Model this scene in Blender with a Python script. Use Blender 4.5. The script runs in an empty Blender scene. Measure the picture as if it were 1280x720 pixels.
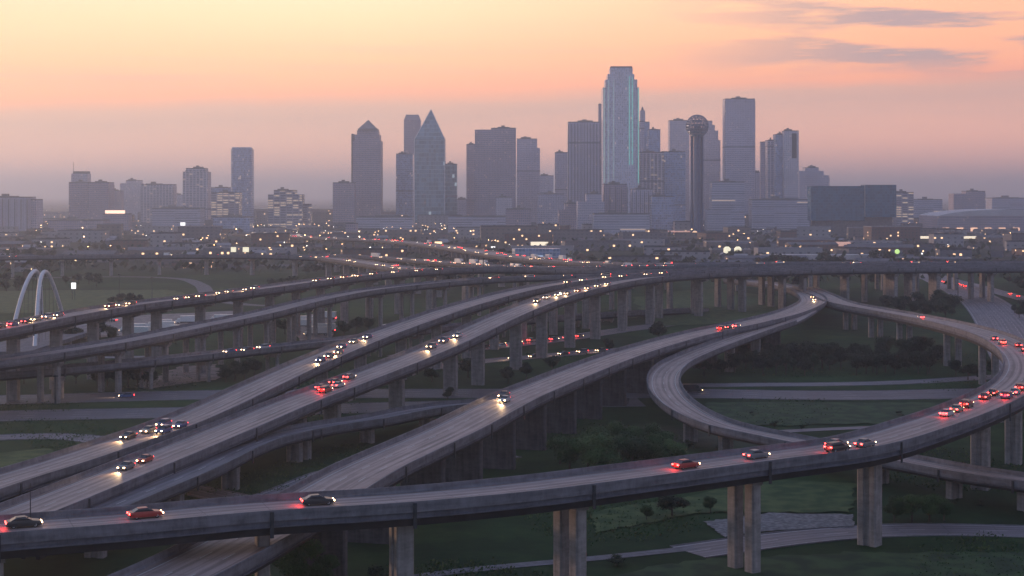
import bpy, bmesh, math, random
from mathutils import Vector, Matrix
SC = bpy.context.scene
COL = SC.collection
R = math.radians
# ------------------------------------------------------------------ camera
F, HZ, CAMH = 2000.0, 243.0, 62.0          # focal length in px of a 1280 wide frame, horizon row, eye height (m)
cam = bpy.data.objects.new('camera', bpy.data.cameras.new('camera'))
COL.objects.link(cam)
cam.location = (0, 0, CAMH)
cam.rotation_euler = (R(90), 0, 0)
cam.data.sensor_width = 36
cam.data.lens = 36*F/1280
cam.data.shift_y = -(360-HZ)/1280
cam.data.clip_start = 1
cam.data.clip_end = 60000
SC.camera = cam
# ------------------------------------------------------------------ colour management
SC.view_settings.view_transform = 'Standard'
SC.view_settings.look = 'None'
SC.view_settings.exposure = 0.0
SC.view_settings.gamma = 1.0
SC.view_settings.use_curve_mapping = False
SC.cycles.use_denoising = True
SC.cycles.max_bounces = 5
SC.cycles.volume_bounces = 1
SC.cycles.diffuse_bounces = 2
SC.cycles.glossy_bounces = 2
SC.cycles.transmission_bounces = 2
SC.cycles.sample_clamp_indirect = 4
# ------------------------------------------------------------------ dawn sky
SUN_AZ, SUN_EL = R(-58), R(5)              # azimuth from the view axis (+Y), negative = left
W = bpy.data.worlds.new('World'); SC.world = W
W.use_nodes = True
wt = W.node_tree; wt.nodes.clear()
def N(t, typ, **kw):
    n = t.nodes.new(typ)
    for k, v in kw.items():
        if k.startswith('i_'):
            key = k[2:]
            n.inputs[int(key) if key.isdigit() else key].default_value = v
        else: setattr(n, k, v)
    return n
def M_(t, op, a, b=None, c=None, clamp=False):
    n = t.nodes.new('ShaderNodeMath'); n.operation = op; n.use_clamp = clamp
    for i, v in enumerate((a, b, c)):
        if v is None: continue
        if isinstance(v, (int, float)): n.inputs[i].default_value = v
        else: t.links.new(v, n.inputs[i])
    return n.outputs[0]
def MIXC(t, fac, a, b, mode='MIX'):
    n = t.nodes.new('ShaderNodeMix'); n.data_type = 'RGBA'; n.blend_type = mode
    for i, v in ((0, fac), (6, a), (7, b)):
        if isinstance(v, (int, float)): n.inputs[i].default_value = v
        elif isinstance(v, tuple): n.inputs[i].default_value = v if len(v) == 4 else v+(1,)
        else: t.links.new(v, n.inputs[i])
    return n.outputs[2]
def RAMP(t, fac, stops, interp='LINEAR'):
    n = t.nodes.new('ShaderNodeValToRGB'); r = n.color_ramp; r.interpolation = interp
    while len(r.elements) < len(stops): r.elements.new(0.5)
    for e, (p, c) in zip(r.elements, stops):
        e.position = p; e.color = c if len(c) == 4 else tuple(c)+(1,)
    t.links.new(fac, n.inputs[0]); return n.outputs[0]
tc = N(wt, 'ShaderNodeTexCoord')
sep = N(wt, 'ShaderNodeSeparateXYZ'); wt.links.new(tc.outputs['Generated'], sep.inputs[0])
az = M_(wt, 'ARCTAN2', sep.outputs[0], sep.outputs[1])
el = M_(wt, 'ARCSINE', sep.outputs[2])
def cloudnoise(su, sv, scale, det, off=0.0, rough=.55):
    cb = N(wt, 'ShaderNodeCombineXYZ')
    wt.links.new(M_(wt, 'MULTIPLY', az, su), cb.inputs[0]); wt.links.new(M_(wt, 'MULTIPLY', el, sv), cb.inputs[1])
    cb.inputs[2].default_value = off
    nz = N(wt, 'ShaderNodeTexNoise', i_Scale=scale, i_Detail=det, i_Roughness=rough)
    wt.links.new(cb.outputs[0], nz.inputs['Vector']); return nz.outputs[0]
n1 = cloudnoise(6, 30, 1.0, 4, 3.1)
n2 = cloudnoise(6, 52, 1.5, 5, 14.2, .6)
elp = M_(wt, 'ADD', M_(wt, 'MULTIPLY_ADD', az, -.03, el), M_(wt, 'MULTIPLY', M_(wt, 'SUBTRACT', n1, 0.5), 0.016))
t01 = M_(wt, 'MULTIPLY', elp, 4.0, clamp=True)           # 0..0.25 rad
SKY_LOW = [(0.0, (1.6, .80, .60)), (.10, (1.45, .72, .52)), (.205, (.88, .50, .43)), (.232, (.93, .50, .41)), (.262, (1.32, .50, .31)), (.30, (1.38, .56, .31)),
           (.36, (1.40, .64, .33)), (.46, (1.42, .74, .40)), (.60, (1.2, .78, .53)), (1.0, (.64, .54, .58))]
low = RAMP(wt, t01, SKY_LOW)
high = RAMP(wt, M_(wt, 'MULTIPLY', el, 1/1.5708, clamp=True), [(0, (.64, .54, .58)), (.14, (.56, .50, .60)), (.38, (.24, .31, .50)), (1, (.12, .23, .46))])
skyc = MIXC(wt, M_(wt, 'SMOOTH_MIN', M_(wt, 'MULTIPLY', M_(wt, 'SUBTRACT', el, .2), 20, clamp=True), 1.0, .01), low, high)
# the right part of the dawn sky is pinker
rgt = M_(wt, 'MULTIPLY', M_(wt, 'ADD', az, 0.10), 2.6, clamp=True)
skyc = MIXC(wt, rgt, skyc, MIXC(wt, 1.0, skyc, (.92, .82, .84), 'MULTIPLY'))
# yellow glow high on the left of centre
gx = M_(wt, 'DIVIDE', M_(wt, 'ADD', az, .11), .22); gy = M_(wt, 'DIVIDE', M_(wt, 'SUBTRACT', el, .135), .055)
gl = M_(wt, 'EXPONENT', M_(wt, 'MULTIPLY', M_(wt, 'ADD', M_(wt, 'MULTIPLY', gx, gx), M_(wt, 'MULTIPLY', gy, gy)), -1.0))
skyc = MIXC(wt, gl, skyc, MIXC(wt, 1.0, skyc, (.26, .17, .11), 'ADD'))
# mauve cloud streaks
cm = M_(wt, 'MULTIPLY', M_(wt, 'SUBTRACT', n2, .50), 9, clamp=True)
cmr = M_(wt, 'MULTIPLY', cm, M_(wt, 'MULTIPLY', M_(wt, 'SUBTRACT', az, .08), 7, clamp=True))
cmr = M_(wt, 'MULTIPLY', cmr, M_(wt, 'MULTIPLY', M_(wt, 'SUBTRACT', el, .066), 60, clamp=True))
n3 = cloudnoise(3, 75, 1.3, 6, 21.3, .62)     # faint long pink layers over the whole dawn sky
lay = M_(wt, 'MULTIPLY', M_(wt, 'SUBTRACT', n3, .48), 5, clamp=True)
lay = M_(wt, 'MULTIPLY', lay, M_(wt, 'SUBTRACT', 1.0, M_(wt, 'MULTIPLY', M_(wt, 'ABSOLUTE', M_(wt, 'SUBTRACT', el, .072)), 26, clamp=True)))
skyc = MIXC(wt, M_(wt, 'MULTIPLY', lay, .38), skyc, (.72, .44, .42))
skyc = MIXC(wt, M_(wt, 'MULTIPLY', cmr, .85), skyc, (.42, .29, .36))
# away from the dawn the sky falls off to blue mauve
back = M_(wt, 'MULTIPLY_ADD', M_(wt, 'COSINE', az), -.5, .5)
backf = M_(wt, 'MULTIPLY', back, M_(wt, 'SUBTRACT', 1.0, M_(wt, 'MULTIPLY', el, .5, clamp=True)), clamp=True)
skyc = MIXC(wt, backf, skyc, (.20, .30, .52))
nish = N(wt, 'ShaderNodeTexSky', sky_type='NISHITA', sun_disc=False, sun_elevation=SUN_EL, sun_rotation=SUN_AZ)
bg1 = N(wt, 'ShaderNodeBackground', i_Strength=1.0); wt.links.new(skyc, bg1.inputs[0])
bg2 = N(wt, 'ShaderNodeBackground', i_Strength=0.05); wt.links.new(nish.outputs[0], bg2.inputs[0])
addw = N(wt, 'ShaderNodeAddShader'); wo = N(wt, 'ShaderNodeOutputWorld')
wt.links.new(bg1.outputs[0], addw.inputs[0]); wt.links.new(bg2.outputs[0], addw.inputs[1]); wt.links.new(addw.outputs[0], wo.inputs[0])
# ------------------------------------------------------------------ sun just risen, left of the skyline
sd = bpy.data.lights.new('sun', 'SUN'); sd.energy = 2.0; sd.angle = R(3); sd.color = (1, .62, .42)
sun = bpy.data.objects.new('sun', sd); COL.objects.link(sun)
dirv = Vector((math.sin(SUN_AZ)*math.cos(SUN_EL), math.cos(SUN_AZ)*math.cos(SUN_EL), math.sin(SUN_EL)))
sun.rotation_euler = dirv.to_track_quat('Z', 'Y').to_euler()
HAZE_D, HAZE_C, HAZE_G = 0.00016, (.79, .87, 1.0), 0.66
rnd = random.Random(7)
# ================================================================== helpers
def ordn(k):
    O = ['first', 'second', 'third', 'fourth', 'fifth', 'sixth', 'seventh', 'eighth', 'ninth', 'tenth', 'eleventh', 'twelfth', 'thirteenth', 'fourteenth', 'fifteenth', 'sixteenth', 'seventeenth', 'eighteenth', 'nineteenth']
    T = ['', '', 'twent', 'thirt', 'fort', 'fift', 'sixt', 'sevent', 'eight', 'ninet']
    if k < 1: return O[0]
    if k <= 19: return O[k-1]
    if k % 10 == 0: return T[k//10]+'ieth'
    return T[k//10]+'y-'+O[k % 10-1]
def P(x, y, z=0.0):                       # picture point at a known height -> world
    d = (CAMH-z)*F/(y-HZ); return Vector(((x-640)*d/F, d, z))
def Q(x, y, d):                           # picture point at a known distance -> world
    return Vector(((x-640)*d/F, d, CAMH-(y-HZ)*d/F))
def empty(name, loc=(0, 0, 0), rz=0):
    o = bpy.data.objects.new(name, None); COL.objects.link(o); o.location = loc; o.rotation_euler = (0, 0, rz); return o
def tag(o, label=None, cat=None, group=None, kind=None):
    if label: o['label'] = label
    if cat: o['category'] = cat
    if group: o['group'] = group
    if kind: o['kind'] = kind
    return o
def copy_tree(o, parent=None):
    c = o.copy(); COL.objects.link(c); c.parent = parent
    for ch in list(o.children): copy_tree(ch, c)
    return c
class MB:
    def __init__(s): s.v = []; s.f = []; s.uv = []; s.m = []
    def quad(s, a, b, c, d, uv=None, m=0):
        i = len(s.v); s.v += [tuple(a), tuple(b), tuple(c), tuple(d)]; s.f.append((i, i+1, i+2, i+3)); s.uv.append(uv or ((0, 0), (1, 0), (1, 1), (0, 1))); s.m.append(m)
    def poly(s, pts, uv=None, m=0):
        i = len(s.v); s.v += [tuple(p) for p in pts]; s.f.append(tuple(range(i, i+len(pts)))); s.uv.append(uv or tuple((p[0], p[1]) for p in pts)); s.m.append(m)
    def prism(s, pts, z0, z1, m=0, mt=None, taper=1.0, top=True, bottom=False):   # plan polygon (ccw), walls with uv in metres
        n = len(pts); cx = sum(p[0] for p in pts)/n; cy = sum(p[1] for p in pts)/n
        tp = [((p[0]-cx)*taper+cx, (p[1]-cy)*taper+cy) for p in pts]
        u = 0
        for i in range(n):
            a, b = pts[i], pts[(i+1) % n]; ta, tb = tp[i], tp[(i+1) % n]
            L = math.hypot(b[0]-a[0], b[1]-a[1])
            s.quad((a[0], a[1], z0), (b[0], b[1], z0), (tb[0], tb[1], z1), (ta[0], ta[1], z1), ((u, z0), (u+L, z0), (u+L, z1), (u, z1)), m)
            u += L
        if top and taper > 0: s.poly([(p[0], p[1], z1) for p in tp], m=m if mt is None else mt)
        if bottom: s.poly([(p[0], p[1], z0) for p in reversed(pts)], m=m if mt is None else mt)
    def box(s, x0, x1, y0, y1, z0, z1, m=0, mt=None):
        s.prism([(x0, y0), (x1, y0), (x1, y1), (x0, y1)], z0, z1, m, mt, bottom=True)
    def rbox(s, c, hx, hy, z0, z1, rz=0, m=0, mt=None, taper=1.0):
        ca, sa = math.cos(rz), math.sin(rz)
        s.prism([(c[0]+x*ca-y*sa, c[1]+x*sa+y*ca) for x, y in ((-hx, -hy), (hx, -hy), (hx, hy), (-hx, hy))], z0, z1, m, mt, taper, bottom=True)
    def tube(s, p, q, r, n=8, r2=None, m=0, caps=True):
        p, q = Vector(p), Vector(q); r2 = r if r2 is None else r2
        d = (q-p).normalized(); a = d.orthogonal().normalized(); b = d.cross(a)
        A = [p+(a*math.cos(t)+b*math.sin(t))*r for t in [2*math.pi*k/n for k in range(n)]]
        B = [q+(a*math.cos(t)+b*math.sin(t))*r2 for t in [2*math.pi*k/n for k in range(n)]]
        for k in range(n): s.quad(A[k], A[(k+1) % n], B[(k+1) % n], B[k], m=m)
        if caps: s.poly(list(reversed(A)), m=m); s.poly(B, m=m)
    def cyl(s, cx, cy, r, z0, z1, n=24, m=0, taper=1.0, mt=None):
        s.prism([(cx+r*math.cos(2*math.pi*k/n), cy+r*math.sin(2*math.pi*k/n)) for k in range(n)], z0, z1, m, mt, taper, bottom=True)
    def build(s, name, mats, parent=None, smooth=False, loc=None):
        me = bpy.data.meshes.new(name); me.from_pydata(s.v, [], s.f)
        ul = me.uv_layers.new(name='UVMap'); k = 0
        data = [0.0]*(2*len(me.loops))
        for f in s.uv:
            for u in f: data[2*k] = u[0]; data[2*k+1] = u[1]; k += 1
        ul.data.foreach_set('uv', data)
        if not isinstance(mats, (list, tuple)): mats = [mats]
        for mm in mats: me.materials.append(mm)
        me.polygons.foreach_set('material_index', s.m)
        if smooth: me.polygons.foreach_set('use_smooth', [True]*len(s.f))
        me.update()
        o = bpy.data.objects.new(name, me); COL.objects.link(o)
        if parent: o.parent = parent
        if loc: o.location = loc
        return o
# ================================================================== materials
def newmat(name):
    m = bpy.data.materials.new(name); m.use_nodes = True; t = m.node_tree; t.nodes.clear()
    b = N(t, 'ShaderNodeBsdfPrincipled'); o = N(t, 'ShaderNodeOutputMaterial'); t.links.new(b.outputs[0], o.inputs[0])
    return m, t, b
def mat_noise(name, c1, c2, scale=.2, rough=.8, det=5, space='Object', bump=0, stops=(.35, .7), metallic=0, spec=.3):
    m, t, b = newmat(name)
    tcn = N(t, 'ShaderNodeTexCoord'); nz = N(t, 'ShaderNodeTexNoise', i_Scale=scale, i_Detail=det)
    t.links.new(tcn.outputs[space], nz.inputs['Vector'])
    t.links.new(RAMP(t, nz.outputs[0], [(stops[0], c1), (stops[1], c2)]), b.inputs['Base Color'])
    b.inputs['Roughness'].default_value = rough; b.inputs['Metallic'].default_value = metallic; b.inputs['Specular IOR Level'].default_value = spec
    if bump:
        bp = N(t, 'ShaderNodeBump', i_Strength=bump, i_Distance=.1); t.links.new(nz.outputs[0], bp.inputs['Height']); t.links.new(bp.outputs[0], b.inputs['Normal'])
    return m
def mat_emit(name, col, strength, sample=False):
    m, t, b = newmat(name)
    b.inputs['Base Color'].default_value = tuple(min(1, c*.5) for c in col)+(1,)
    b.inputs['Emission Color'].default_value = col+(1,); b.inputs['Emission Strength'].default_value = strength
    if not sample: m.cycles.emission_sampling = 'NONE'
    return m
def mat_concrete(name, base, streak_v=True, dark=.55):
    """cast concrete: blotches in object space, rain streaks and board joints along the member's own uv (metres)"""
    m, t, b = newmat(name)
    tcn = N(t, 'ShaderNodeTexCoord')
    n1 = N(t, 'ShaderNodeTexNoise', i_Scale=.35, i_Detail=6, i_Roughness=.65); t.links.new(tcn.outputs['Object'], n1.inputs['Vector'])
    mp = N(t, 'ShaderNodeMapping'); mp.inputs['Scale'].default_value = (1.3, .12, 1); t.links.new(tcn.outputs['UV'], mp.inputs[0])
    n2 = N(t, 'ShaderNodeTexNoise', i_Scale=1.0, i_Detail=4); t.links.new(mp.outputs[0], n2.inputs['Vector'])
    mp3 = N(t, 'ShaderNodeMapping'); mp3.inputs['Scale'].default_value = (.35, 1.1, 1); t.links.new(tcn.outputs['UV'], mp3.inputs[0])
    n3 = N(t, 'ShaderNodeTexNoise', i_Scale=1.0, i_Detail=5, i_Roughness=.7); t.links.new(mp3.outputs[0], n3.inputs['Vector'])
    f = M_(t, 'MULTIPLY_ADD', n2.outputs[0], .35, M_(t, 'MULTIPLY_ADD', n1.outputs[0], .35, M_(t, 'MULTIPLY', n3.outputs[0], .30)))
    c = RAMP(t, f, [(.40, tuple(x*dark for x in base)), (.49, tuple(x*.86 for x in base)), (.60, tuple(min(1, x*1.18) for x in base))])
    t.links.new(c, b.inputs['Base Color']); b.inputs['Roughness'].default_value = .85; b.inputs['Specular IOR Level'].default_value = .25
    return m
def mat_road(name, base, width, wear=.62):
    """tyre darkened wheel tracks and streaks that run along the road; uv = (metres across, metres along)"""
    m, t, b = newmat(name)
    tcn = N(t, 'ShaderNodeTexCoord'); sp = N(t, 'ShaderNodeSeparateXYZ'); t.links.new(tcn.outputs['UV'], sp.inputs[0])
    mp = N(t, 'ShaderNodeMapping'); mp.inputs['Scale'].default_value = (1.7, .012, 1); t.links.new(tcn.outputs['UV'], mp.inputs[0])
    n1 = N(t, 'ShaderNodeTexNoise', i_Scale=1.0, i_Detail=4); t.links.new(mp.outputs[0], n1.inputs['Vector'])
    mp2 = N(t, 'ShaderNodeMapping'); mp2.inputs['Scale'].default_value = (.25, .06, 1); t.links.new(tcn.outputs['UV'], mp2.inputs[0])
    n2 = N(t, 'ShaderNodeTexNoise', i_Scale=1.0, i_Detail=6, i_Roughness=.65); t.links.new(mp2.outputs[0], n2.inputs['Vector'])
    tr = M_(t, 'MULTIPLY_ADD', M_(t, 'SINE', M_(t, 'MULTIPLY', sp.outputs[0], 2*math.pi/1.85)), .06, 0)
    jt = M_(t, 'LESS_THAN', M_(t, 'FRACT', M_(t, 'DIVIDE', sp.outputs[1], 9.0)), .018)
    f = M_(t, 'ADD', M_(t, 'ADD', M_(t, 'MULTIPLY', n1.outputs[0], .55), M_(t, 'MULTIPLY', n2.outputs[0], .45)), tr)
    f = M_(t, 'SUBTRACT', f, M_(t, 'MULTIPLY', jt, .12))
    c = RAMP(t, f, [(.37, tuple(x*wear*.85 for x in base)), (.49, tuple(x*.88 for x in base)), (.61, tuple(min(1, x*1.22) for x in base))])
    t.links.new(c, b.inputs['Base Color']); b.inputs['Roughness'].default_value = .62; b.inputs['Specular IOR Level'].default_value = .4
    return m
def facade(name, wall, glass, w=3.0, h=3.9, fu=.6, fv=.55, lit=.03, litc=(1, .66, .36), ls=.38, rough=.35, vary=.15):
    """window grid from the wall's own uv in metres; a share of the windows is lit"""
    m, t, b = newmat(name)
    tcn = N(t, 'ShaderNodeTexCoord'); sp = N(t, 'ShaderNodeSeparateXYZ'); t.links.new(tcn.outputs['UV'], sp.inputs[0])
    u = M_(t, 'DIVIDE', sp.outputs[0], w); v = M_(t, 'DIVIDE', sp.outputs[1], h)
    wu = M_(t, 'LESS_THAN', M_(t, 'FRACT', u), fu); wv = M_(t, 'LESS_THAN', M_(t, 'FRACT', v), fv)
    win = M_(t, 'MULTIPLY', wu, wv)
    cb = N(t, 'ShaderNodeCombineXYZ'); t.links.new(M_(t, 'FLOOR', u), cb.inputs[0]); t.links.new(M_(t, 'FLOOR', v), cb.inputs[1])
    oi = N(t, 'ShaderNodeObjectInfo'); t.links.new(M_(t, 'MULTIPLY', oi.outputs['Random'], 91.0), cb.inputs[2])
    wn = N(t, 'ShaderNodeTexWhiteNoise', noise_dimensions='3D'); t.links.new(cb.outputs[0], wn.inputs['Vector'])
    gn = N(t, 'ShaderNodeTexNoise', i_Scale=.03, i_Detail=3); t.links.new(tcn.outputs['Object'], gn.inputs['Vector'])
    g2 = MIXC(t, wn.outputs['Value'], tuple(c*(1-2*vary) for c in glass), tuple(min(1, c*(1+2*vary)) for c in glass))
    w2 = MIXC(t, gn.outputs[0], tuple(c*.65 for c in wall), tuple(min(1, c*1.3) for c in wall))
    t.links.new(MIXC(t, win, w2, g2), b.inputs['Base Color'])
    rr = M_(t, 'MULTIPLY_ADD', win, rough-.75, .75); t.links.new(rr, b.inputs['Roughness'])
    litm = M_(t, 'MULTIPLY', win, M_(t, 'GREATER_THAN', wn.outputs['Value'], 1-lit))
    b.inputs['Emission Color'].default_value = litc+(1,); t.links.new(M_(t, 'MULTIPLY', litm, ls), b.inputs['Emission Strength'])
    m.cycles.emission_sampling = 'NONE'
    return m
CONC = mat_concrete('pale_concrete', (.178, .17, .192))
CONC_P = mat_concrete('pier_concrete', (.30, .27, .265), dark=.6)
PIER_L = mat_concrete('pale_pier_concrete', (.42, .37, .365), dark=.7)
PIER_SHADED = mat_concrete('deck_shaded_wall_concrete', (.10, .092, .10), dark=.5)  # wall pier concrete with the shade under the wide deck painted in
CONC_D = mat_concrete('weathered_concrete', (.15, .145, .165))
GIRD = mat_noise('shadowed_girder_steel', (.012, .012, .016), (.025, .025, .03), .4, .7)  # near-black base colour carries the shadow beneath the deck
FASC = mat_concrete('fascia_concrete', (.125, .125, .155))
ROAD = mat_road('worn_concrete_road', (.345, .258, .238), 12)
ROAD_D = mat_road('grey_road', (.16, .145, .17), 12)
ASPH = mat_road('old_asphalt', (.10, .095, .12), 12)
MARK = mat_noise('road_paint', (.45, .44, .44), (.62, .6, .6), 1.5, .7)
ROOFG = mat_noise('roof_gravel', (.16, .15, .16), (.26, .25, .26), .15, .9)
METAL_D = mat_noise('dark_metal', (.04, .045, .055), (.07, .075, .09), 1, .5, metallic=.4)
WHITE = mat_noise('white_steel', (.62, .6, .62), (.75, .73, .75), .3, .4)
# ================================================================== ground
def ground_material():
    m, t, b = newmat('meadow_ground')
    tcn = N(t, 'ShaderNodeTexCoord')
    a = N(t, 'ShaderNodeTexNoise', i_Scale=.008, i_Detail=6, i_Roughness=.6); t.links.new(tcn.outputs['Object'], a.inputs['Vector'])
    c = N(t, 'ShaderNodeTexNoise', i_Scale=.09, i_Detail=8, i_Roughness=.7); t.links.new(tcn.outputs['Object'], c.inputs['Vector'])
    d = N(t, 'ShaderNodeTexNoise', i_Scale=.0035, i_Detail=4); t.links.new(tcn.outputs['Object'], d.inputs['Vector'])
    f = M_(t, 'ADD', M_(t, 'MULTIPLY', a.outputs[0], .6), M_(t, 'MULTIPLY', c.outputs[0], .4))
    g = RAMP(t, f, [(.38, (.008, .024, .012)), (.47, (.014, .040, .016)), (.56, (.026, .062, .022)), (.68, (.055, .090, .030))])
    dirt = RAMP(t, c.outputs[0], [(.3, (.08, .07, .07)), (.7, (.17, .15, .14))])
    k = M_(t, 'MULTIPLY', M_(t, 'SUBTRACT', d.outputs[0], .60), 14, clamp=True)
    g = MIXC(t, k, g, dirt)
    # town ground beyond the meadows: lots and yards
    sp = N(t, 'ShaderNodeSeparateXYZ'); t.links.new(tcn.outputs['Object'], sp.inputs[0])
    far = M_(t, 'MULTIPLY', M_(t, 'SUBTRACT', sp.outputs[1], 1250.0), .01, clamp=True)
    vo = N(t, 'ShaderNodeTexVoronoi', i_Scale=.012); t.links.new(tcn.outputs['Object'], vo.inputs['Vector'])
    lots = RAMP(t, vo.outputs['Color'], [(.2, (.015, .03, .02)), (.45, (.025, .04, .03)), (.55, (.05, .05, .06)), (.8, (.10, .095, .105))], 'CONSTANT')
    g = MIXC(t, far, g, lots)
    t.links.new(g, b.inputs['Base Color']); b.inputs['Roughness'].default_value = .95; b.inputs['Specular IOR Level'].default_value = .1
    bp = N(t, 'ShaderNodeBump', i_Strength=.4, i_Distance=.5); t.links.new(c.outputs[0], bp.inputs['Height']); t.links.new(bp.outputs[0], b.inputs['Normal'])
    return m
g = MB(); S = 21000
g.quad((-S, -600, 0), (S, -600, 0), (S, 2*S-600, 0), (-S, 2*S-600, 0))
tag(g.build('ground', ground_material()), 'dark green meadow ground running back to the city', None, None, 'structure')
# ================================================================== paths and roads
def catmull(pts, step):
    P_ = [2*pts[0]-pts[1]] + pts + [2*pts[-1]-pts[-2]]
    dense = []
    for i in range(1, len(P_)-2):
        p0, p1, p2, p3 = P_[i-1:i+3]
        t0 = 0; t1 = t0+max(1e-3, (p1-p0).length)**.5; t2 = t1+max(1e-3, (p2-p1).length)**.5; t3 = t2+max(1e-3, (p3-p2).length)**.5
        n = max(2, int((p2-p1).length/1.5))
        for k in range(n):
            t = t1+(t2-t1)*k/n
            A1 = p0*((t1-t)/(t1-t0))+p1*((t-t0)/(t1-t0)); A2 = p1*((t2-t)/(t2-t1))+p2*((t-t1)/(t2-t1)); A3 = p2*((t3-t)/(t3-t2))+p3*((t-t2)/(t3-t2))
            B1 = A1*((t2-t)/(t2-t0))+A2*((t-t0)/(t2-t0)); B2 = A2*((t3-t)/(t3-t1))+A3*((t-t1)/(t3-t1))
            dense.append(B1*((t2-t)/(t2-t1))+B2*((t-t1)/(t2-t1)))
    dense.append(pts[-1])
    for _ in range(6):   # soften
        dense = [dense[0]]+[(dense[i-1]+dense[i]*2+dense[i+1])/4 for i in range(1, len(dense)-1)]+[dense[-1]]
    out = [dense[0]]; acc = 0
    for a, b in zip(dense, dense[1:]):
        L = (b-a).length
        while acc+L >= step:
            t = (step-acc)/L; a = a.lerp(b, t); out.append(a.copy()); L = (b-a).length; acc = 0
        acc += L
    return out
class Path:
    def __init__(s, ctrl, step=4.0, world=False):
        pts = [Vector(c) if world else P(*c) for c in ctrl]
        s.p = catmull(pts, step); s.step = step; n = len(s.p)
        s.t = []; s.n = []
        for i in range(n):
            t = s.p[min(n-1, i+1)]-s.p[max(0, i-1)]; t.z = 0; t.normalize(); s.t.append(t); s.n.append(Vector((-t.y, t.x, 0)))
    def px(s, i): q = s.p[i]; return (640+q.x*F/q.y, HZ+(CAMH-q.z)*F/q.y)
    def nearest(s, x, y):
        return min(range(len(s.p)), key=lambda i: (s.px(i)[0]-x)**2+(2*(s.px(i)[1]-y))**2)
    def at(s, i, off=0, dz=0):
        i = max(0, min(len(s.p)-1, i)); q = s.p[i]+s.n[i]*off; return Vector((q.x, q.y, q.z+dz))
def sweep(mb, path, prof, i0=0, i1=None, m=0, closed=True, caps=True, uvx=None):
    """prof: (offset across, height) points; extruded along the path"""
    i1 = len(path.p)-1 if i1 is None else i1; n = len(prof)
    per = [0]
    for k in range(n): a, b = prof[k], prof[(k+1) % n]; per.append(per[-1]+math.hypot(b[0]-a[0], b[1]-a[1]))
    rng = range(n) if closed else range(n-1)
    for i in range(i0, i1):
        A = [path.at(i, o, h) for o, h in prof]; B = [path.at(i+1, o, h) for o, h in prof]
        v0, v1 = i*path.step, (i+1)*path.step
        for k in rng:
            k2 = (k+1) % n
            ua, ub = (prof[k][0], prof[k2][0]) if uvx else (per[k], per[k+1])
            mb.quad(A[k], A[k2], B[k2], B[k], ((ua, v0), (ub, v0), (ub, v1), (ua, v1)), m)
    if caps and closed:
        mb.poly([path.at(i0, o, h) for o, h in reversed(prof)], m=m); mb.poly([path.at(i1, o, h) for o, h in prof], m=m)
PATHS = {}
def pier_mesh(kind, w, h, pw, pt):
    """column part of a pier, local x = across the road; top at z=h"""
    b = MB()
    if kind == 'twin':
        for sx in (0,):
            b.prism([(sx-pw/2+.25, -pt/2), (sx+pw/2-.25, -pt/2), (sx+pw/2, -pt/2+.25), (sx+pw/2, pt/2-.25), (sx+pw/2-.25, pt/2), (sx-pw/2+.25, pt/2), (sx-pw/2, pt/2-.25), (sx-pw/2, -pt/2+.25)], -.5, h)
    elif kind == 'groove':     # one broad shaft with a vertical recess in each face
        q = pw/2; r = pw*.16; g_ = .35
        pts = [(-q+.2, -pt/2), (-r, -pt/2), (-r+.15, -pt/2+g_), (r-.15, -pt/2+g_), (r, -pt/2), (q-.2, -pt/2), (q, -pt/2+.2), (q, pt/2-.2), (q-.2, pt/2), (r, pt/2), (r-.15, pt/2-g_), (-r+.15, pt/2-g_), (-r, pt/2), (-q+.2, pt/2), (-q, pt/2-.2), (-q, -pt/2+.2)]
        b.prism(pts, -.5, h)
    elif kind == 'wall':
        q = pw/2
        b.prism([(-q+.3, -pt/2), (q-.3, -pt/2), (q, -pt/2+.3), (q, pt/2-.3), (q-.3, pt/2), (-q+.3, pt/2), (-q, pt/2-.3), (-q, -pt/2+.3)], -.5, h)
    else:
        b.prism([(-pw/2+.2, -pt/2), (pw/2-.2, -pt/2), (pw/2, -pt/2+.2), (pw/2, pt/2-.2), (pw/2-.2, pt/2), (-pw/2+.2, pt/2), (-pw/2, pt/2-.2), (-pw/2, -pt/2+.2)], -.5, h)
    return b
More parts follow.
